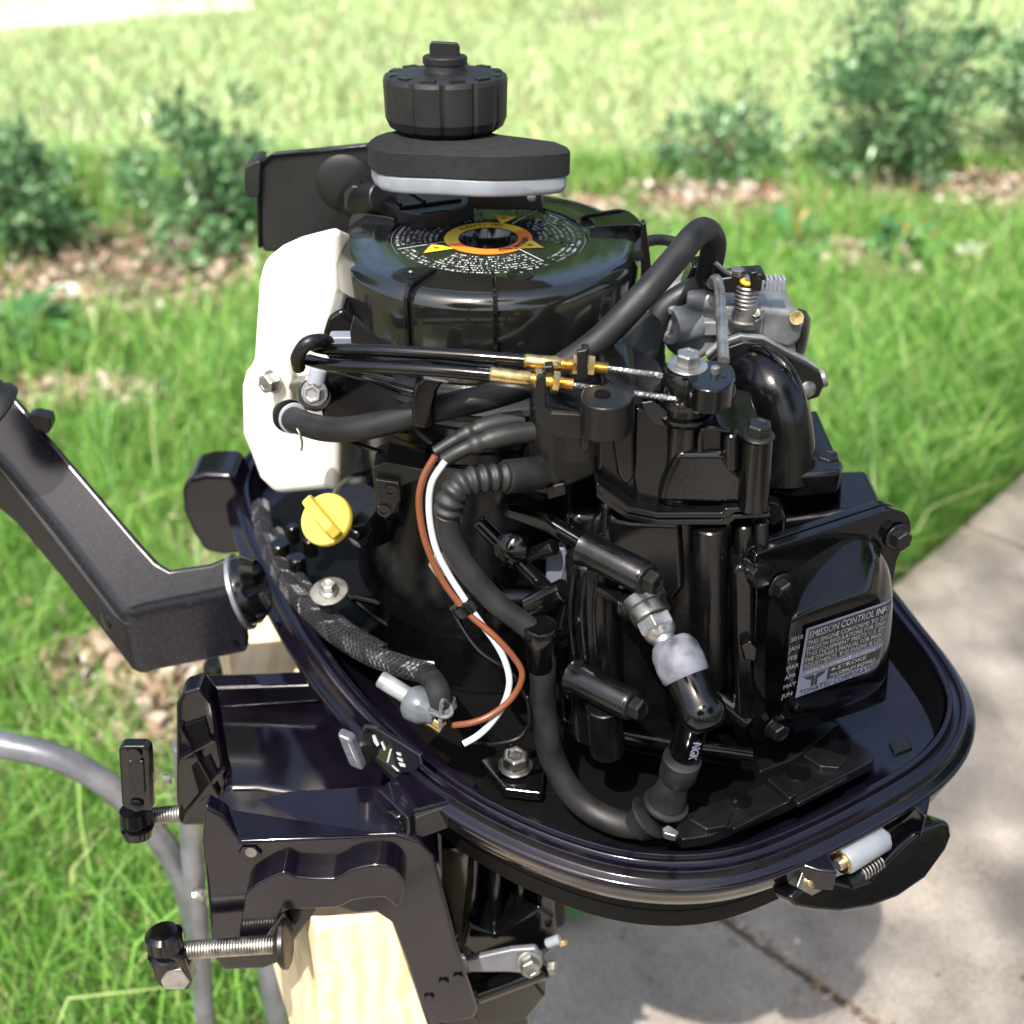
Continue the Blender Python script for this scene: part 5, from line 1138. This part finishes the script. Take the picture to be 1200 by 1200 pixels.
    tube('spark_lead', [Y(636, 765, -.224), Y(637, 830, -.226), Y(648, 890, -.232), Y(680, 940, -.243), Y(725, 965, -.256), Y(765, 968, -.266)], .0095, 'rubber', M, n=22)
    tube('holder_arm', [Y(650, 748, -.215), Y(670, 740, -.20), Y(690, 750, -.19)], .004, 'gloss', M, n=8)
    # wires
    br = [(510, 534), (496, 560), (491, 590), (497, 630), (512, 668), (530, 697), (552, 722), (578, 744), (602, 770), (612, 792), (600, 818), (575, 838), (552, 847), (530, 850)]
    wh = [(522, 540), (506, 566), (503, 600), (510, 640), (524, 670), (541, 697), (562, 728), (580, 752), (592, 775), (597, 800), (590, 826), (575, 848), (560, 862), (543, 872)]
    def yy(t): return -.198 - .055 * t
    tube('brown_wire', [Y(x, y, yy(i / 13)) for i, (x, y) in enumerate(br)], .0023, 'wire_brown', M, n=10)
    tube('white_wire', [Y(x, y, yy(i / 13) + .001) for i, (x, y) in enumerate(wh)], .0024, 'wire_white', M, n=10)
    tube('thin_black_wire', [Y(530, 715, -.20), Y(560, 760, -.22), Y(600, 790, -.23), Y(620, 830, -.235), Y(612, 862, -.24), Y(580, 872, -.245), Y(555, 870, -.25)], .0018, 'gloss', M, n=8)
    lathe('wire_clip', Y(540, 702, -.214), Y(560, 722, -.214) - Y(540, 697, -.212), [(0, .009), (.001, .0105), (.009, .0105), (.010, .009)], 'gloss', M)
    lathe('clip_bolt', Y(518, 660, -.185), (.1, -1, .3), [(0, .0095), (.004, .0095), (.005, .007)], 'steel', M, n=6)
    # braided sleeve along the left rim
    P = [Z(303, 592, .862), Z(308, 625, .862), Z(322, 660, .862), Z(345, 697, .862), Z(385, 737, .862), Z(430, 765, .862), Z(470, 780, .864), Z(497, 787, .866)]
    def braided(P, r, nst):
        path = spline(P, 14); tb = obj('braided_hose', a_tube(NB(), path, r - .0008, 18), 'braid_core', M); bm = NB(); L = [0]
        for i in range(1, len(path)): L.append(L[-1] + (path[i] - path[i - 1]).length)
        F_ = []; u = None
        for i, p in enumerate(path):
            t = (path[min(i + 1, len(path) - 1)] - path[max(i - 1, 0)]).normalized()
            u = t.cross(Vector((.13, .2, 1))).normalized() if u is None else (u - t * u.dot(t)).normalized(); F_.append((p, u, t.cross(u)))
        import bisect
        N = int(L[-1] / .0011)
        for sg in (-1, 1):
            for k in range(nst):
                Q = []
                for j in range(N + 1):
                    l = L[-1] * j / N; i = min(len(L) - 2, max(0, bisect.bisect_right(L, l) - 1)); f = (l - L[i]) / max(1e-9, L[i + 1] - L[i]); (p0, u0, v0), (p1, u1, v1) = F_[i], F_[i + 1]
                    a = 2 * math.pi * k / nst + sg * l / r * 1.15; ov = .00045 * math.sin(l / r * 1.15 * nst + (0 if sg > 0 else math.pi))
                    c = p0.lerp(p1, f); uu = u0.lerp(u1, f); vv = v0.lerp(v1, f); Q.append(c + (uu * math.cos(a) + vv * math.sin(a)) * (r + ov))
                a_tube(bm, Q, .00085, 4, cap=False)
        o = obj('braid_strands', bm, 'braid_strand', tb, sharp=80); o['kind'] = 'stuff'
    braided([p + Vector((.002, 0, -.001)) for p in P], .0080, 10)
    braided([p + Vector((.012, .004, -.002)) for p in P[1:-2]], .0060, 8)
    rg = random.Random(4); bm = NB(); e = P[-1]
    for i in range(60):
        t = rg.uniform(0, 6.28); d = Vector((.8, -.1, -.3)).normalized(); u, v = basis(d)[1:]; s = e + (u * math.cos(t) + v * math.sin(t)) * .0076 - d * .002
        a_tube(bm, [s, s + d * .004 + (u * math.cos(t) + v * math.sin(t)) * .0012, s + d * .007 + Vector([rg.uniform(-1, 1) * .002 for _ in range(3)])], .0003, 4)
    q = obj('frayed_braid', bm, 'dimsteel', M); q['kind'] = 'stuff'
    tube('fuel_line', [Z(485, 783, .862), Z(500, 789, .866), Y(512, 806, -.238), Y(519, 832, -.245)], .0082, 'rubber', M, n=22)
    d = Y(522, 840, -.246) - Y(514, 812, -.24); lathe('line_clamp', Y(516, 822, -.243), d, [(0, .0100), (.0005, .0108), (.006, .0108), (.0065, .0100)], 'clearclip', M)
    tube('clamp_ear', [Y(505, 835, -.252), Y(520, 840, -.257), Y(529, 836, -.255), Y(527, 826, -.25), Y(518, 822, -.255), Y(516, 852, -.256)], .0016, 'clearclip', M, n=8)
    lathe('fitting_cup', Y(478, 820, -.235), Y(508, 835, -.245) - Y(478, 820, -.235), [(0, .010), (.004, .0130), (.014, .0125), (.020, .009), (.024, .008)], 'clearclip', M)
    cyl('fitting_barrel', Y(445, 795, -.225), Y(482, 818, -.235), .0062, 'alloy', M); cyl('brass_elbow', Y(500, 838, -.243), Y(520, 852, -.248), .0062, 'brass', M)
    # spark plug and its cap
    A_, B_ = Y(757, 708, -.212), Y(779, 752, -.235); d = (B_ - A_).normalized()
    sp = lathe('spark_plug', A_, d, [(-.006, .016), (.001, .016), (.002, .0135), (.006, .0138), (.010, .0135), (.011, .0115)], 'dimsteel', M, n=36)
    bm = a_lathe(NB(), A_ + d * .011, d, [(0, .0118), (.001, .0135), (.009, .0135), (.011, .0118)], 6); obj('plug_hex', bm, 'steel', sp, bevel=.0006)
    lathe('plug_shell', A_ + d * .021, d, [(0, .0115), (.004, .0105), (.006, .0085), (.014, .008)], 'steel', sp)
    C_ = Y(792, 765, -.243); E_ = Y(818, 824, -.268); d2 = (E_ - C_).normalized(); L = (E_ - C_).length
    lathe('plug_boot', C_ - d2 * .010, d2, [(0, .0105), (.002, .0135), (.008, .0165), (.018, .0172), (.026, .0165), (.028, .0150)], 'greycap', M, n=44)
    lathe('plug_cap', C_ + d2 * .016, d2, [(0, .0150), (.002, .0148), (L - .018, .0142), (L - .014, .0158), (L - .010, .0162), (L - .006, .0155), (L, .0125), (L + .003, .007), (L + .0035, .0001)], 'gloss', M, n=44)
    G_ = Y(795, 905, -.262); H_ = Y(774, 958, -.262); d3 = (G_ - E_).normalized()
    cp = lathe('cap_stem', E_ - d3 * .004, d3, [(0, .0115), (.05, .0112)], 'gloss', M, n=40)
    g0 = E_ + d3 * ((G_ - E_).length * .78)
    lathe('lead_boot', g0, d3, [(0, .0122), (.0006, .0134), (.002, .0136), (.018, .0132), (.022, .0115), (.024, .0105)], 'rubber', M, n=40)
    d4 = (H_ - G_).normalized(); lathe('lead_boot', G_ + d4 * .0, d4, [(0, .0104), (.014, .0108), (.022, .0125), (.030, .0135), (.031, .0165), (.033, .0165), (.034, .012)], 'rubber', M, n=40)
    lathe('boot_skirt', Y(764, 956, -.262), Y(740, 968, -.262) - Y(764, 950, -.262), [(0, .013), (.001, .0170), (.003, .0170), (.006, .0135), (.016, .0110)], 'rubber', M, n=36)
    u = d3.cross(Vector((0, -1, 0))).normalized()  # embossed letters down the stem
    fr = Vector((0, -.86, .5)); sd2 = d3.cross(fr).normalized(); fr = sd2.cross(d3).normalized()
    side_ = sd2 if sd2.x > 0 else -sd2
    face = d3.cross(side_); face = face if face.y < 0 else -face
    q = E_ + d3 * .026 + face * .0110 + side_ * .0015
    text_mesh('NGK', .0080, (q, d3, face.cross(d3)), 'bluegrey', cp, 'lettering', ext=.0006)
lines()
